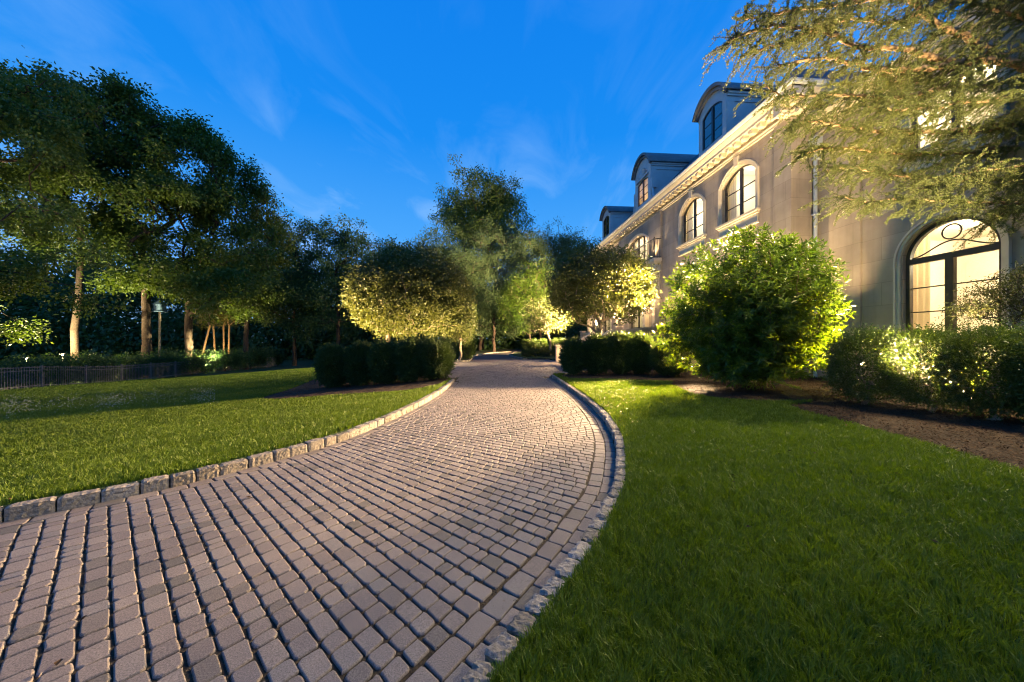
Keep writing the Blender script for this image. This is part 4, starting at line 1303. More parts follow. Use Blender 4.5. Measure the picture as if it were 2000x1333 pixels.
# dormers
def dormer(y0, y1, ztop, rise, win, ornate, label):
    X = 10.3
    D = MB()
    outer = arch(y0, y1, 9.55, ztop, rise, 22)
    wall_holes(D, outer, [arch(*win)], X, X + .14)
    inner = arch(y0 + .1, y1 - .1, 9.55, ztop, rise - .08, 22)
    D.ring(outer, inner, X + .001, 13.4)
    D.add([(X + 1.6, y0 + .1, 9.6), (X + 1.6, y1 - .1, 9.6), (X + 1.6, y1 - .1, ztop), (X + 1.6, y0 + .1, ztop)], [(0, 1, 2, 3)])
    # panels and mouldings on the cheeks
    for s_, ya in ((-1, y0), (1, y1)):
        q = lambda a, b_: (min(ya + s_ * a, ya + s_ * b_), max(ya + s_ * a, ya + s_ * b_))
        D.box(X + .03, 13.2, *q(0, .10), ztop - .10, ztop - .003)
        D.box(X + .03, 13.2, *q(0, .055), ztop - .19, ztop - .103)
        D.box(X + .02, 13.2, *q(0, .035), ztop - .42, ztop - .36)
        D.box(X + .02, X + .36, *q(0, .03), 9.7, ztop - .423)
    P = D.build('dormer', M['metal'], mansion); P['label'] = label
    rf = MB()
    rf.ring(arch(y0 - .2, y1 + .2, ztop + .0, ztop + .06, rise + .14, 22), arch(y0 - .14, y1 + .14, ztop + .0, ztop + .0, rise + .04, 22), X - .22, 13.6)
    rf.ring(arch(y0 - .13, y1 + .13, ztop - .04, ztop - .02, rise + .03, 22), arch(y0 + .0, y1 - .0, ztop - .04, ztop - .06, rise - .05, 22), X - .12, X - .002)
    rf.build('dormer_roof', M['lead'], P)
    f_ = MB(); fw = .07
    f_.ring(shrink(*win, .003), shrink(*win, fw), X + .03, X + .10); f_.box(X + .03, X + .10, win[0] + fw, win[1] - fw, win[2] + .003, win[2] + fw)
    ym = (win[0] + win[1]) / 2
    f_.box(X + .02, X + .097, ym - .06, ym + .06, win[2] + fw, win[3] + win[4] - fw)
    for k in (1, 2):
        zb = win[2] + (win[3] + .1 - win[2]) * k / 3; f_.box(X + .045, X + .09, win[0] + fw, win[1] - fw, zb - .013, zb + .013)
    f_.build('window_frame', M['darkframe'], P)
    pn = MB(); pn.plate(shrink(*win, fw - .01), X + .06, X + .066); pn.build('pane', M['dormerglass' if not ornate else 'glass'], P)
    if ornate:
        o = MB()
        o.box(X - .10, X - .003, win[0] - .1, win[1] + .1, win[3] + win[4] + .05, win[3] + win[4] + .17)
        yc_ = (y0 + y1) / 2
        for k in range(-4, 5):                      # shell flutes in the tympanum
            a = k * .3
            o.tube([(X - .03, yc_ + .18 * math.sin(a), win[3] + win[4] + .22), (X - .05, yc_ + .62 * math.sin(a), win[3] + win[4] + .22 + .5 * math.cos(a))], [.03, .055], 6)
        for s_, ya in ((-1, y0), (1, y1)):          # scroll brackets beside the dormer
            pts = [(X + .05, ya + s_ * (.12 + .16 * (1 - k / 22) * math.cos(k * .5)), 10.45 + .2 * (1 - k / 22) * math.sin(k * .5)) for k in range(22)]
            o.tube(pts, .05, 6)
            o.tube([(X + .05, ya + s_ * .10, 11.6), (X + .05, ya + s_ * .14, 11.0), (X + .05, ya + s_ * .30, 10.5), (X + .05, ya + s_ * .42, 9.9)], [.05, .07, .08, .1], 8)
            o.box(X - .02, X + .30, *sorted((ya + s_ * .002, ya + s_ * .2)), 11.1, 11.7)
        o.build('ornament', M['metal'], P)
    return P


dormer(13.98, 15.88, 12.25, .62, (14.22, 15.62, 10.55, 12.0, .26), False, 'nearest arched dormer with dark panes')
dormer(20.75, 22.98, 12.72, .85, (21.12, 22.6, 10.6, 12.0, .12), True, 'middle dormer with scrolls, a shell gable and orange lit panes')
dormer(27.82, 29.72, 12.25, .62, (28.08, 29.46, 10.55, 12.0, .26), False, 'farthest arched dormer')
lamp('dormer_light', 'POINT', (11.3, 21.85, 11.6), 60, (1, .45, .12), .1)

# balcony, portico
BX = 9.42
s = MB(); s.box(BX, XF - .121, 18.6, 25.1, 6.02, 6.20); s.box(BX + .06, XF - .121, 18.68, 25.02, 5.92, 6.018); s.box(BX + .14, XF - .121, 18.76, 24.94, 5.60, 5.917); s.box(BX + .08, XF - .121, 18.7, 25.0, 5.50, 5.597)
for y in (18.85, 20.1, 23.3, 24.55):
    s.box(BX + .18, XF - .121, y, y + .3, 1.5, 5.497); s.box(BX + .10, XF - .121, y - .06, y + .36, 5.15, 5.49); s.box(BX + .12, XF - .121, y - .05, y + .35, 1.502, 1.9)
s.build('balcony', M['trim'], mansion)
s = MB()
s.box(BX + .04, BX + .08, 18.66, 25.04, 7.28, 7.33); s.box(BX + .04, BX + .08, 18.66, 25.04, 6.27, 6.30)
for y in (18.66, 25.0): s.box(BX + .04, XF - .12, y, y + .04, 7.281, 7.329); s.box(BX + .04, XF - .12, y, y + .04, 6.271, 6.299)
y = 18.67
while y < 25.03: s.box(BX + .05, BX + .07, y, y + .02, 6.2, 7.3); y += .12
x = BX + .15
while x < 9.86: s.box(x, x + .02, 18.67, 18.69, 6.2, 7.3); s.box(x, x + .02, 25.01, 25.03, 6.2, 7.3); x += .1
for y in (18.65, 20.75, 22.9, 24.99): s.box(BX + .035, BX + .085, y, y + .05, 6.201, 7.38)
s.build('balcony_railing', M['iron'], mansion)

# terrace, steps and balustrades in front of the entrance
t = thing('terrace', 'raised stone terrace with steps before the entrance', 'terrace', (8, 15, 0))
s = MB(); s.box(8.0, 9.86, 15.2, 28.4, -.2, 1.30); s.box(7.93, 9.86, 15.15, 28.45, 1.302, 1.40); s.build('platform', M['stone'], t)
s = MB()
for k in range(8): s.box(8.0 - .32 * (k + 1), 8.02, 20.9, 24.2, -.1, 1.22 - .15 * k + random.uniform(0, .001))
s.build('steps', M['stone'], t)


def balustrade(y0, y1, label):
    t = thing('balustrade', label, 'balustrade', (8.1, y0, 1.4), 'stone balustrades on the terrace')
    m_ = MB(); m_.box(7.97, 8.23, y0, y1, 2.06, 2.18); m_.box(8.0, 8.2, y0, y1, 2.02, 2.058); m_.build('rail', M['stone'], t)
    m_ = MB(); m_.box(7.99, 8.21, y0, y1, 1.402, 1.50); m_.build('plinth', M['stone'], t)
    n = int((y1 - y0) / .24); pr = [(.06, 1.5), (.06, 1.54), (.035, 1.57), (.05, 1.64), (.075, 1.73), (.06, 1.82), (.033, 1.92), (.045, 1.96), (.06, 1.98), (.06, 2.02)]
    for k in range(n):
        b = MB(); b.lathe(8.1, y0 + (k + .5) * (y1 - y0) / n, pr, 8); b.build('baluster', M['stone'], t, True)
    for y in (y0 - .4, y1):
        m_ = MB(); m_.box(7.93, 8.27, y, y + .4, 1.403, 2.24); m_.box(7.88, 8.32, y - .05, y + .45, 2.242, 2.34); m_.box(7.90, 8.30, y - .03, y + .43, 1.403, 1.55); m_.build('pedestal', M['stone'], t)


balustrade(15.6, 20.4, 'stone balustrade with turned balusters above the right hedge, from the pier beside the glossy bush')
balustrade(24.7, 28.0, 'farther stone balustrade beyond the entrance steps')
for y, lab in ((20.62, 'nearer sloping stone parapet beside the entrance steps'), (24.2, 'farther sloping stone parapet beside the entrance steps')):
    t = thing('stair_parapet', lab, 'parapet', (6.6, y, 0), 'stone parapets of the steps')
    s = MB(); s.sweep_y([(7.9, -.1), (7.9, 2.1), (7.6, 2.05), (7.2, 1.75), (5.7, .95), (5.4, .9), (5.4, -.1)], y + .05, y + .23); s.build('slope', M['stone'], t)
    s = MB(); s.sweep_y([(7.88, 2.103), (7.88, 2.2), (7.58, 2.15), (7.16, 1.85), (5.7, 1.05), (5.36, 1.0), (5.36, .903), (5.7, .953), (7.2, 1.753), (7.6, 2.053)], y, y + .28); s.build('coping', M['trim'], t)
    s = MB(); s.box(5.0, 5.36, y - .06, y + .34, -.1, 1.12); s.box(4.95, 5.41, y - .11, y + .39, 1.122, 1.22); s.build('pedestal', M['stone'], t)
for px, X_, h_, lab in ((1254, 8.6, .55, 'low clipped shrub on the terrace behind the balustrade'), (1191, 7.2, .9, 'bright clipped shrub beside the entrance steps')):
    y = X_ / math.tan(math.atan((px - 1000) / FPX) + TH)
    o = clipped('terrace_shrub', lab, 'shrub', X_ + (.4 if X_ > 8 else 0), y, .45, 1.0 if X_ > 8 else .5, h_, 2600, M['leaf_box'], .07, .04, None, seed=71, power=2.3, z0=.0)
    o.location.z = 1.4 if X_ > 8 else .9

# wall lanterns; the separate floodlight on a post lights the drive
LANT = [(14.44, 3.05, 9.62, 'wall lantern between the two near upper windows, hidden behind the glossy bush', 250), (19.5, 3.55, 9.30, 'lit wall lantern right of the entrance, shining beside the glossy bush', 260),
        (24.2, 3.55, 9.30, 'lit wall lantern left of the entrance, seen through the dark globe tree', 380), (29.26, 3.05, 9.62, 'wall lantern near the far end of the front', 250)]
for y, z, x, lab, pw in LANT:
    wx = XF - .12 if 18.75 < y < 24.95 else XF
    t = thing('wall_lantern', lab, 'lantern', (x, y, z - .3), 'wall lanterns on the front of the mansion')
    m_ = MB(); m_.tube([(wx, y, z - .1), ((wx + x) / 2, y, z - .42), (x, y, z - .34)], .018, 6); m_.box(wx - .03, wx - .001, y - .07, y + .07, z - .3, z + .1); m_.build('bracket', M['iron'], t)
    m_ = MB()
    for sx in (-1, 1):
        for sy in (-1, 1): m_.tube([(x + sx * .07, y + sy * .07, z - .30), (x + sx * .12, y + sy * .12, z + .16)], .010, 5)
    m_.box(x - .085, x + .085, y - .085, y + .085, z - .335, z - .305)
    m_.add([(x - .15, y - .15, z + .165), (x + .15, y - .15, z + .165), (x + .15, y + .15, z + .165), (x - .15, y + .15, z + .165), (x, y, z + .34)], [(0, 1, 2, 3), (0, 1, 4), (1, 2, 4), (2, 3, 4), (3, 0, 4)])
    m_.tube([(x, y, z + .3), (x, y, z + .42)], .015, 6)
    m_.build('cage', M['iron'], t)
    m_ = MB(); m_.lathe(x, y, [(.01, z - .17), (.04, z - .12), (.05, z - .05), (.03, z + .03), (.008, z + .07)], 10); m_.build('bulb', M['lampglow'], t, True)
    lamp('lantern_light', 'POINT', (x, y, z - .05), pw, WARM, .06)

# ------------------------------------------------------------------ garden spotlights
def spot(loc, target, pw, ang, label, color=WARM, fixture=True, size=.05):
    d = Vector(target) - Vector(loc); d.normalize()
    if fixture:
        t = thing('garden_spotlight', label, 'spotlight', (loc[0], loc[1], loc[2] - .12), 'ground spotlights in the beds')
        p = Vector(loc)
        m_ = MB(); a = p - d * .16; m_.tube([a, a + d * .02, p - d * .02, p - d * .012], [.03, .05, .055, .048], 10); m_.tube([p - d * .1, (p.x, p.y, p.z - .25)], .012, 6); m_.build('body', M['iron'], t)
        m_ = MB(); m_.tube([p - d * .011, p - d * .009], .044, 10); m_.build('lens', M['spotglow'], t)
    return lamp('spot_light', 'SPOT', tuple(Vector(loc) + d * .02), pw, color, size, target, ang, .6)


for y_, pw in ((22.4, 6500), (28.0, 80000)):
    # added wall floodlights, fill light for the court and the woodland trees
    t = thing('floodlight', {22.4: 'added wall floodlight beside the entrance, lighting the court', 28.0: 'added wall floodlight below the far upper windows, aimed at the woodland trees'}[y_], 'floodlight', (XF - .2, y_, 3.3))
    m_ = MB(); m_.box(XF - .22, XF - .08, y_ - .14, y_ + .14, 3.2, 3.4); m_.tube([(XF - .09, y_, 3.3), (XF + .0, y_, 3.3)], .03, 8); m_.build('body', M['iron'], t)
    m_ = MB(); m_.box(XF - .226, XF - .221, y_ - .12, y_ + .12, 3.22, 3.38); m_.build('lens', M['spotglow'], t)
    lamp('flood_light', 'SPOT', (XF - .3, y_, 3.3), pw, (1, .66, .33), .07, ((0, 20.5, 1.5) if y_ < 25 else (-4, 46, 9)), 92 if y_ < 25 else 74, .5)


t = thing('floodlight', 'added wall floodlight just beyond the balcony, aimed far across the left lawn', 'floodlight', (XF - .2, 25.6, 3.3))  # added floodlight, brightens the far left lawn, fence and trees
m_ = MB(); m_.box(XF - .22, XF - .08, 25.46, 25.74, 3.2, 3.4); m_.tube([(XF - .09, 25.6, 3.3), (XF + .0, 25.6, 3.3)], .03, 8); m_.build('body', M['iron'], t)
m_ = MB(); m_.box(XF - .226, XF - .221, 25.48, 25.72, 3.22, 3.38); m_.build('lens', M['spotglow'], t)
lamp('flood_light', 'SPOT', (XF - .3, 25.6, 3.3), 60000, (1, .72, .38), .15, (-21, 17.5, 2.6), 40, 1.)
# the strong light behind the glossy bush: a floodlight on a post, aimed over the drive
LP = (8.6, 14.2, 2.95)
t = thing('lamp_post', 'floodlight on a black post behind the glossy bush, aimed over the drive', 'lamp post', (LP[0], LP[1], float(T(LP[0], LP[1]))))
m_ = MB(); m_.tube([(LP[0] + .1, LP[1] + .05, 0), (LP[0] + .1, LP[1] + .05, 2.95)], [.05, .035], 10); m_.build('post', M['iron'], t)
m_ = MB(); m_.tube([(LP[0] + .16, LP[1] + .08, 2.93), (LP[0] + .02, LP[1] + .01, 2.96)], [.10, .13], 12); m_.build('head', M['iron'], t)
m_ = MB(); m_.tube([(LP[0] + .018, LP[1] + .009, 2.96), (LP[0] + .012, LP[1] + .006, 2.96)], .115, 12); m_.build('lens', M['spotglow'], t)
lamp('flood_light', 'SPOT', (LP[0] - .02, LP[1] - .01, LP[2] + .01), 37000, (1, .65, .33), .22, (LP[0] - 7.2, LP[1] - 6.9, 4.6), 87, .35)
# downlight added under the eave at the corner, a soft fill on hedge, bush and lawn
q = np.array((9.62, 9.92, 8.72))
t = thing('downlight', 'small added downlight under the eave at the near corner of the front', 'downlight', tuple(q))
m_ = MB(); m_.tube([q + (0, 0, .17), q + (0, 0, .05)], .012, 6); m_.tube([q + (.04, .04, .05), q + (-.04, -.04, -.07)], [.04, .055], 10); m_.build('body', M['iron'], t)
lamp('fill_down_light', 'SPOT', tuple(q + (-.05, -.05, -.10)), 5200, (1, .78, .42), .10, (3.8, 4.6, 0), 94, .9)
lamp('fill_down_light', 'SPOT', (XW - .45, 2.4, 8.1), 2500, (1, .80, .46), .10, (3.6, 4.0, 0), 84, .9)  # unseen lamp added without a fixture, brightens the right lawn


def gz(x, y, h): return (x, y, float(T(x, y)) + h)


# facade washers, behind the shrubs
NTH = ['nearest the corner', 'below the nearest upper window', 'between the two near upper windows', 'below the second upper window', 'beside the centre bay', 'just beyond the centre bay', 'below the first far window', 'between the two far windows', 'at the far corner']
for i, y in enumerate((11.0, 12.6, 14.3, 16.0, 17.9, 25.6, 27.4, 29.3, 31.8)):
    zb = 1.5 if 15.2 < y < 28.4 else .4
    spot((8.95, y, zb), (XF - .30, y, 9.3), 480 if zb > 1 else 1450, 66, 'ground spotlight washing the front, ' + NTH[i], SOFT)
for y in (19.3, 21.85, 24.4):
    spot((9.62, y, 6.45), (XF - .42, y, 9.3), 110, 120, {19.3: 'small spotlight standing at the near end of the balcony', 21.85: 'small spotlight standing in the middle of the balcony', 24.4: 'small spotlight standing at the far end of the balcony'}[y], SOFT)
# behind the boxwood hedge, towards bush, cedar and corner
spot(gz(9.3, 7.8, .7), (7.4, 8.5, 2.6), 7500, 110, 'ground spotlight behind the boxwood hedge aimed at the glossy bush', WARM)
spot(gz(8.35, 5.3, .3), (5.6, 5.6, 5.2), 15000, 88, 'ground spotlight behind the boxwood hedge aimed up into the cedar', SOFT)
spot(gz(6.7, 2.9, .3), (6.0, 5.9, 5.2), 4200, 72, 'added unseen ground spotlight in the near mulch bed aimed up into the cedar', SOFT)  # added out of view to light the near side of the boughs
spot(gz(9.1, 7.7, .3), (10.25, 10.4, 6.0), 1300, 46, 'ground spotlight behind the boxwood hedge aimed at the corner of the front', SOFT)
# left hedge: uplights of the globe trees
x, y = at(614, 13.2); spot(gz(x, y, .3), at3(805, 560, 15.4), 6000, 84, '', WARM, False)
x, y = at(872, 13.6); spot(gz(x, y, .3), at3(845, 575, 15.0), 1500, 100, '', WARM, False)  # extra lamp without fixture, added to lift the crown's dark right half
x, y = at(1066, 29.9); spot((x, y, .55), at3(1075, 610, 31.5), 280, 90, 'glowing ground spotlight at the foot of the pale trunk in the far bed', WARM)
x, y = at(1035, 39); spot(gz(x, y, .3), at3(1030, 590, 41), 1500, 80, 'ground spotlight under the bright green tree behind the far bed', (.95, .85, .4))
x, y = at(893, 23.2); spot(gz(x, y, .2), at3(895, 610, 24.6), 500, 100, 'ground spotlight under the smaller globe tree', WARM)

# ------------------------------------------------------------------ left boundary: iron fence, shrubs, pond, lit saplings, birdhouse
FA = np.array(at(-170, 15.2)); FB_ = np.array(at(548, 47))
fl = np.linalg.norm(FB_ - FA); fd = (FB_ - FA) / fl
fence = thing('iron_fence', 'long dark iron picket fence along the foot of the left lawn', 'fence', (FA[0], FA[1], float(T(*FA))))
npan = int(fl / 2.4)
fz = lambda q: float(T(q[0], q[1]))
fn = np.array((-fd[1], fd[0]))


def obox(mb, p, q, z0a, z1a, z0b, z1b, w):
    o = fn * w / 2
    mb.add([(*(p - o), z0a), (*(q - o), z0b), (*(q + o), z0b), (*(p + o), z0a), (*(p - o), z1a), (*(q - o), z1b), (*(q + o), z1b), (*(p + o), z1a)],
           [(0, 3, 2, 1), (4, 5, 6, 7), (0, 1, 5, 4), (1, 2, 6, 5), (2, 3, 7, 6), (3, 0, 4, 7)])


for k in range(npan + 1):
    p = FA + fd * 2.4 * k; z = fz(p)
    m_ = MB(); obox(m_, p - fd * .035, p + fd * .035, z - .1, z + 1.32, z - .1, z + 1.32, .07); obox(m_, p - fd * .045, p + fd * .045, z + 1.321, z + 1.35, z + 1.321, z + 1.35, .09)
    m_.build('post', M['fence'], fence)
    if k == npan: break
    q = p + fd * 2.4; zq = fz(q)
    m_ = MB()
    for h in (.15, 1.02, 1.2): obox(m_, p + fd * .036, q - fd * .036, z + h, z + h + .04, zq + h, zq + h + .04, .035)
    for j in range(1, 20):
        a = p + fd * 2.4 * j / 20; za = z + (zq - z) * j / 20
        obox(m_, a - fd * .011, a + fd * .011, za + .06, za + 1.28, za + .06, za + 1.28, .02)
    m_.build('panel', M['fence'], fence)

GS = 'dark shrubs behind the iron fence'
labs = ['leafy shrub behind the fence at the far left, lit from the side', 'leafy shrub behind the fence below the bare reddish trunk, left one', 'leafy shrub behind the fence just right of the bare reddish trunk', 'shrub behind the fence left of the thick trunk', 'shrub behind the fence right of the thick trunk', 'dark shrub in front of the lit orange trunks, left one', 'dark shrub in front of the lit orange trunks, right one', 'dark shrub behind the far end of the fence', 'low dark shrub behind the last fence panel']
for i, (px, d, py, rw) in enumerate(((20, 20, 715, 60), (95, 23, 708, 60), (175, 25, 706, 50), (240, 28, 710, 40), (310, 30, 700, 50), (375, 32, 698, 50), (440, 35, 696, 45), (490, 40, 692, 35), (530, 46, 692, 22))):
    base = ground(px, d); r_ = rw * d / FPX; top = hz(py - 14, d) - base[2]
    tree('woodland_shrub', labs[i], 'shrub', base, (0, 0, .3), [(0, 0, top * .55, r_, r_ * .6, top * .45), (r_ * .4, 0, top * .5, r_ * .6, r_ * .5, top * .45)], 170, 34, .26, .17, .08, .05, M['leaf_dark'], M['bark'], GS, limbs=30, seed=i)

# pond beyond the fence
px_, py_ = at(415, 36)
w = MB(); n = 40
w.add([(px_ + 9 * math.cos(k * 2 * PI / n) * (1 + .15 * math.sin(k * .9)), py_ + 7.5 * math.sin(k * 2 * PI / n), -1.86) for k in range(n)], [tuple(range(n))])
tag(w.build('pond', M['water']), kind='structure')
GO = 'slim trees with orange lit trunks by the pond'
for i, (px, d, lean, lab) in enumerate(((388, 41, 22, 'slim leaning sapling trunk lit orange, farthest left of the lit trunks'), (421, 42, -4, 'slim upright trunk lit orange, thickest of the lit trunks'), (437, 43, 0, 'slim trunk lit orange, one of the close pair, left one'), (446, 42, 2, 'slim trunk lit orange, one of the close pair, right one'))):
    base = ground(px, d); f = at3(px + lean, 636, d) - np.array(base)
    tree('slim_tree', lab, 'tree', base, f, pblobs(base, d, [(px + lean, 608, 26, 30, 0, 1)]), 80, 34, .35, .16, .09, .10, M['leaf_crab'], M['barkgrey'], GO, limbs=24, seed=i + 80, wob=.04)
for px, d, pw in ((405, 39.5, 900), (442, 40, 900), (372, 40, 700)):
    x, y = at(px, d); spot(gz(x, y, .3), at3(px + 6, 615, d + 2), pw, 120, 'ground spotlight by the orange lit trunks, %s' % {405: 'between the leaning and the thick trunk', 442: 'under the close pair', 372: 'left of the leaning trunk'}[px], (1, .55, .15))
for px, d, lab in ((52, 24.5, 'glowing path light behind the fence at the far left'), (122, 27, 'glowing path light behind the fence left of the bare reddish trunk')):
    x, y = at(px, d); z = hz(693 if px > 100 else 700, d)
    t = thing('path_light', lab, 'path light', (x, y, z - .5), 'path lights behind the fence')
    m_ = MB(); m_.tube([(x, y, z - .6), (x, y, z + .02)], .02, 6); m_.lathe(x, y, [(.16, z + .02), (.17, z + .03), (.03, z + .10)], 12); m_.build('stem', M['iron'], t)
    m_ = MB(); m_.lathe(x, y, [(.02, z - .10), (.05, z - .06), (.05, z + .0)], 10); m_.build('bulb', M['spotglow'], t)
    lamp('path_light_lamp', 'POINT', (x, y, z - .16), 1200, (1, .75, .35), .06)

x, y = at(20, 25.0); spot(gz(x, y, .5), at3(110, 330, 29), 16000, 120, 'added ground spotlight by the fence under the low boughs at the far left', (1, .82, .42))  # added uplight, brightens the dark canopy at the far left
x, y = at(405, 33.0); spot(gz(x, y, .5), at3(330, 370, 32), 16000, 120, 'added ground spotlight by the fence before the thick trunk', (1, .82, .42))  # second added uplight, evens the light on the tall crowns
# birdhouse on a pole
x, y = at(312, 31.5); z = hz(603, 31.5)
t = thing('birdhouse', 'pale blue birdhouse with a pointed roof on a pole between the trunks', 'birdhouse', (x, y, float(T(x, y))))
m_ = MB(); m_.tube([(x, y, float(T(x, y)) - .1), (x, y, z - .28)], .09, 8); m_.build('pole', M['barkgrey'], t)
m_ = MB(); m_.box(x - .33, x + .33, y - .3, y + .3, z - .28, z + .32); m_.box(x - .42, x + .42, y - .39, y + .39, z - .34, z - .282); m_.build('box', M['bluebox'], t)
m_ = MB(); m_.add([(x - .42, y - .4, z + .322), (x + .42, y - .4, z + .322), (x + .42, y + .4, z + .322), (x - .42, y + .4, z + .322), (x, y, z + .85)], [(0, 3, 2, 1), (0, 1, 4), (1, 2, 4), (2, 3, 4), (3, 0, 4)])
m_.tube([(x, y, z + .8), (x, y, z + 1.15)], [.07, .02], 6); m_.build('roof', M['bluebox'], t)

# ------------------------------------------------------------------ cedar whose boughs reach in from the right
cb = at(2260, 6.9)
cedar = thing('cedar_tree', 'cedar whose long drooping boughs reach in over the wing from the right edge', 'tree', (cb[0], cb[1], 0.25))
off = np.array((cb[0], cb[1], .25))
trunk = [at3(2260, 700, 6.9), at3(2255, 400, 6.9), at3(2240, 150, 6.9), at3(2230, -100, 6.9), at3(2225, -420, 6.9)]
trunk[0][2] = .1
LIMB = [  # (points px,py,d ; start radius)
    ([(2240, 230, 6.9), (2000, 134, 6.3), (1927, 98, 6.2), (1886, 71, 6.1), (1829, 47, 6.0), (1778, 0, 5.9), (1730, -60, 5.8)], .10),
    ([(1970, 121, 6.25), (1920, 118, 6.1), (1852, 128, 6.0), (1802, 135, 5.9), (1717, 137, 5.8), (1650, 121, 5.7), (1596, 115, 5.6), (1520, 128, 5.5)], .055),
    ([(1866, 118, 6.0), (1818, 115, 5.9), (1768, 96, 5.8), (1673, 91, 5.7), (1600, 60, 5.6), (1500, 55, 5.5), (1420, 85, 5.4)], .04),
    ([(2240, 300, 6.9), (2000, 243, 6.6), (1937, 253, 6.5), (1846, 258, 6.4), (1700, 256, 6.2), (1582, 236, 6.0), (1545, 250, 5.9)], .06),
    ([(2240, 400, 6.9), (2000, 354, 6.5), (1819, 351, 6.3), (1673, 331, 6.1), (1610, 334, 6.0)], .045),
    ([(2240, 340, 6.9), (2000, 290, 7.0), (1880, 300, 6.9), (1760, 300, 6.7), (1640, 290, 6.5), (1570, 300, 6.4)], .045),
    ([(2240, 50, 6.9), (2000, -10, 6.4), (1860, -30, 6.1), (1700, 0, 5.8), (1560, 20, 5.6), (1440, 40, 5.4)], .06),
    ([(1927, 98, 6.2), (1860, 160, 6.0), (1760, 190, 5.9), (1640, 185, 5.7), (1540, 190, 5.6), (1490, 170, 5.5)], .035),
    ([(2240, 200, 6.9), (2020, 190, 6.0), (1900, 200, 5.8), (1780, 215, 5.7), (1690, 210, 5.6)], .04),
    ([(2240, 420, 6.9), (2000, 400, 6.2), (1880, 395, 6.1), (1760, 390, 6.0), (1690, 395, 5.9), (1650, 385, 5.9)], .035),
    ([(2240, 100, 6.9), (2050, 50, 6.6), (1940, 20, 6.4), (1850, -20, 6.3)], .05),
    ([(1900, -30, 6.1), (1760, 40, 5.9), (1650, 40, 5.7), (1540, 80, 5.5), (1450, 110, 5.35)], .03),
    ([(2240, 300, 6.9), (2040, 320, 5.9), (1960, 330, 5.8), (1880, 340, 5.7), (1800, 370, 5.7)], .03),
    ([(2240, 150, 6.9), (2060, 150, 7.2), (1900, 170, 7.0), (1780, 160, 6.8), (1650, 165, 6.6)], .035),
    ([(2240, 360, 6.9), (2060, 380, 6.4), (1990, 400, 6.3), (1940, 430, 6.2)], .03),
]
mb = MB(); mb.tube([p - off for p in trunk], [.26, .22, .19, .15, .08], 12)
mb.build('trunk', M['barkcedar'], cedar, True, False) if False else None
link('trunk', (lambda me: me)(np_mesh('trunk', np.array(mb.v), [np.array([f for f in mb.f if len(f) == 4])], True)), M['barkcedar'], cedar)
segA = []; segB = []; rA = []; rB = []; tuftP = []; tuftD = []
lat = np.array((-RGT[0], -RGT[1], 0)); fwd3 = np.array((FWD[0], FWD[1], 0))


def addseg(p, q, a, b):
    segA.append(p); segB.append(q); rA.append(a); rB.append(b)


for pts, r0 in LIMB:
    C = catmull([at3(*p) for p in pts], 8)
    C = resample(C, .09); n = len(C)
    C[1:-1] += RNG.normal(0, .012, (n - 2, 3))
    lm = MB(); rr = [max(.008, r0 * 1.3 * (1 - .8 * i / n)) for i in range(n)]
    lm.tube([p - off for p in C], rr, 7)
    link('limb', np_mesh('limb', np.array(lm.v), [np.array([f for f in lm.f if len(f) == 4])], True), M['barkcedar'], cedar)
    for i in range(3, n):
        t = C[i] - C[i - 1]; t /= np.linalg.norm(t)
        frac = i / n
        for s in range(RNG.choice([3, 4, 6]) if frac > .25 else 3):
            sd = RNG.choice([-1, 1]); 
            d = t * RNG.uniform(.2, 1.1) + fwd3 * sd * RNG.uniform(.2, .9) + np.array((0, 0, RNG.uniform(-.6, .5)))
            d /= np.linalg.norm(d)
            ln = (RNG.uniform(.18, .6) if RNG.random() < .8 else RNG.uniform(.6, .95)) * (1 - .3 * frac)
            p = C[i].copy(); m_ = max(5, int(ln / .05)); prev = p
            for k in range(m_):
                d = d + np.array((0, 0, -.05)) + RNG.normal(0, .11, 3); d /= np.linalg.norm(d)
                q = prev + d * ln / m_
                addseg(prev, q, .0045 * (1 - k / m_) + .0016, .0045 * (1 - (k + 1) / m_) + .0014)
                for z in (0, .5):
                    tuftP.append(prev + (q - prev) * z); tuftD.append(d)
                if k > 1 and RNG.random() < .42:             # short hanging side twigs
                    e_ = d * .7 + np.cross(d, (0, 0, 1)) * RNG.choice([-1, 1]) * RNG.uniform(.3, .9) + np.array((0, 0, -.25)); e_ /= np.linalg.norm(e_)
                    l2 = RNG.uniform(.06, .17); pp = q
                    for kk in range(3):
                        e_ = e_ + np.array((0, 0, -.12)); e_ /= np.linalg.norm(e_); qq = pp + e_ * l2 / 3
                        addseg(pp, qq, .002, .0014); tuftP.append(qq); tuftD.append(e_); pp = qq
                prev = q
segA = np.array(segA) - off; segB = np.array(segB) - off
arr = np.concatenate([segA, segB]); n = len(segA)
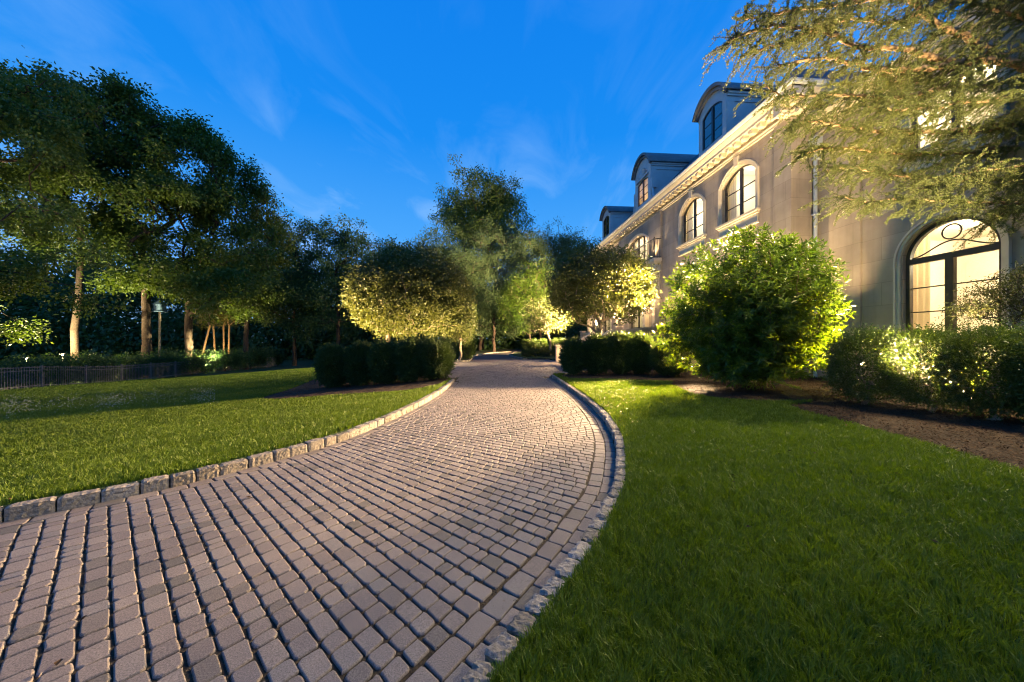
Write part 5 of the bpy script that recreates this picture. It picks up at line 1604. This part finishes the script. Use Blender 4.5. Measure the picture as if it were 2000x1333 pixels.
# twigs as slim three-sided tubes
t = segB - segA; t /= np.linalg.norm(t, axis=1)[:, None] + 1e-9
a = np.cross(t, (.31, .17, .93)); a /= np.linalg.norm(a, axis=1)[:, None]; b_ = np.cross(t, a)
k = np.arange(3) * 2 * PI / 3
ring = a[:, None] * np.cos(k)[None, :, None] + b_[:, None] * np.sin(k)[None, :, None]
V = np.concatenate([segA[:, None] + ring * np.array(rA)[:, None, None], segB[:, None] + ring * np.array(rB)[:, None, None]], 1)
kk = np.arange(3); F = ((np.arange(n) * 6)[:, None, None] + np.stack([kk, (kk + 1) % 3, 3 + (kk + 1) % 3, 3 + kk], 1)[None]).reshape(-1, 4)
link('twigs', np_mesh('twigs', V.reshape(-1, 3), [F], True), M['bark'], cedar)
tp = np.array(tuftP) - off; td = np.array(tuftD)
print('TUFTS', len(tp))
per = 8
P = np.repeat(tp, per, 0); D = np.repeat(td, per, 0) * .55 + rvec(len(P)) * .9 + np.array((0, 0, .22))
V = leaf_quads(P, D, rvec(len(P)), RNG.uniform(.020, .040, len(P)), RNG.uniform(.0065, .0105, len(P)), .1)
link('needles', quad_mesh('needles', V), M['needle'], cedar)

# ------------------------------------------------------------------ dusk sky
wd = bpy.data.worlds.new('World'); sc.world = wd; wd.use_nodes = True
nt = wd.node_tree; nt.nodes.clear(); L = nt.links.new
out = nd(nt, 'OutputWorld'); bg = nd(nt, 'Background'); L(bg.outputs[0], out.inputs[0])
tc = nd(nt, 'TexCoord'); sp = nd(nt, 'SeparateXYZ'); L(tc.outputs['Generated'], sp.inputs[0])
col = ramp(nt, sp.outputs[2], [(.0, (.25, .46, .76)), (.12, (.17, .41, .78)), (.28, (.055, .30, .75)), (.5, (.008, .205, .69)), (.75, (.004, .165, .64)), (1, (.001, .10, .45))])
# thin cirrus in a flat layer far above
za = nd(nt, 'Math'); za.operation = 'ADD'; za.inputs[1].default_value = .16; L(sp.outputs[2], za.inputs[0])
dx = nd(nt, 'Math'); dx.operation = 'DIVIDE'; L(sp.outputs[0], dx.inputs[0]); L(za.outputs[0], dx.inputs[1])
dy = nd(nt, 'Math'); dy.operation = 'DIVIDE'; L(sp.outputs[1], dy.inputs[0]); L(za.outputs[0], dy.inputs[1])
cb_ = nd(nt, 'CombineXYZ'); L(dx.outputs[0], cb_.inputs[0]); L(dy.outputs[0], cb_.inputs[1])
mp = nd(nt, 'Mapping'); mp.inputs['Rotation'].default_value = (0, 0, R(-38)); mp.inputs['Scale'].default_value = (1.5, .75, 1); L(cb_.outputs[0], mp.inputs[0])
n1 = nd(nt, 'TexNoise'); n1.inputs['Scale'].default_value = 2.3; n1.inputs['Detail'].default_value = 9; n1.inputs['Roughness'].default_value = .58; n1.inputs['Distortion'].default_value = .9
L(mp.outputs[0], n1.inputs['Vector'])
n2 = nd(nt, 'TexNoise'); n2.inputs['Scale'].default_value = 1.1; n2.inputs['Detail'].default_value = 3; L(cb_.outputs[0], n2.inputs['Vector'])
ml = nd(nt, 'Math'); ml.operation = 'MULTIPLY'; L(n1.outputs['Fac'], ml.inputs[0]); L(n2.outputs['Fac'], ml.inputs[1])
cf = ramp(nt, ml.outputs[0], [(.23, (0, 0, 0)), (.38, (.9, .9, .9))])
hf = ramp(nt, sp.outputs[2], [(.0, (.7, .7, .7)), (.3, (.8, .8, .8)), (.55, (.16, .16, .16)), (1, (.05, .05, .05))])
mu = nd(nt, 'Math'); mu.operation = 'MULTIPLY'; L(cf, mu.inputs[0]); L(hf, mu.inputs[1])
mx = nd(nt, 'Mix'); mx.data_type = 'RGBA'; L(mu.outputs[0], mx.inputs[0]); L(col, mx.inputs[6]); mx.inputs[7].default_value = (.22, .44, .80, 1)
# the sky behind the viewer, away from the afterglow, is dimmer
bd = nd(nt, 'MapRange'); bd.inputs['From Min'].default_value = -.5; bd.inputs['From Max'].default_value = .35; bd.inputs['To Min'].default_value = .95; bd.inputs['To Max'].default_value = 1.
L(sp.outputs[1], bd.inputs['Value'])
vm = nd(nt, 'VectorMath'); vm.operation = 'SCALE'; L(mx.outputs[2], vm.inputs[0]); L(bd.outputs[0], vm.inputs['Scale'])
L(vm.outputs[0], bg.inputs[0]); bg.inputs[1].default_value = .76

# ------------------------------------------------------------------ camera and film
cam = bpy.data.cameras.new('camera'); co = bpy.data.objects.new('camera', cam); COL.objects.link(co)
cam.sensor_width = 36; cam.lens = 36 * FPX / 2000
cam.clip_start = .05; cam.clip_end = 3000
co.location = (0, 0, CAMZ); co.rotation_euler = (R(90), 0, -TH)
cam.shift_y = 0.0
sc.camera = co
sc.view_settings.view_transform = 'Standard'; sc.view_settings.look = 'None'; sc.view_settings.exposure = .8; sc.view_settings.gamma = 1
sc.cycles.use_denoising = True; sc.cycles.filter_width = 1.15
sc.cycles.max_bounces = 6; sc.cycles.diffuse_bounces = 3; sc.cycles.glossy_bounces = 2; sc.cycles.transmission_bounces = 4; sc.cycles.transparent_max_bounces = 8
sc.cycles.caustics_reflective = False; sc.cycles.caustics_refractive = False
sc.cycles.sample_clamp_indirect = 4
sc.cycles.use_light_tree = True
print('FACES', sum(len(o.data.polygons) for o in sc.objects if o.type == 'MESH'))
for o in list(sc.objects):
    if '_w' in o: del o['_w']
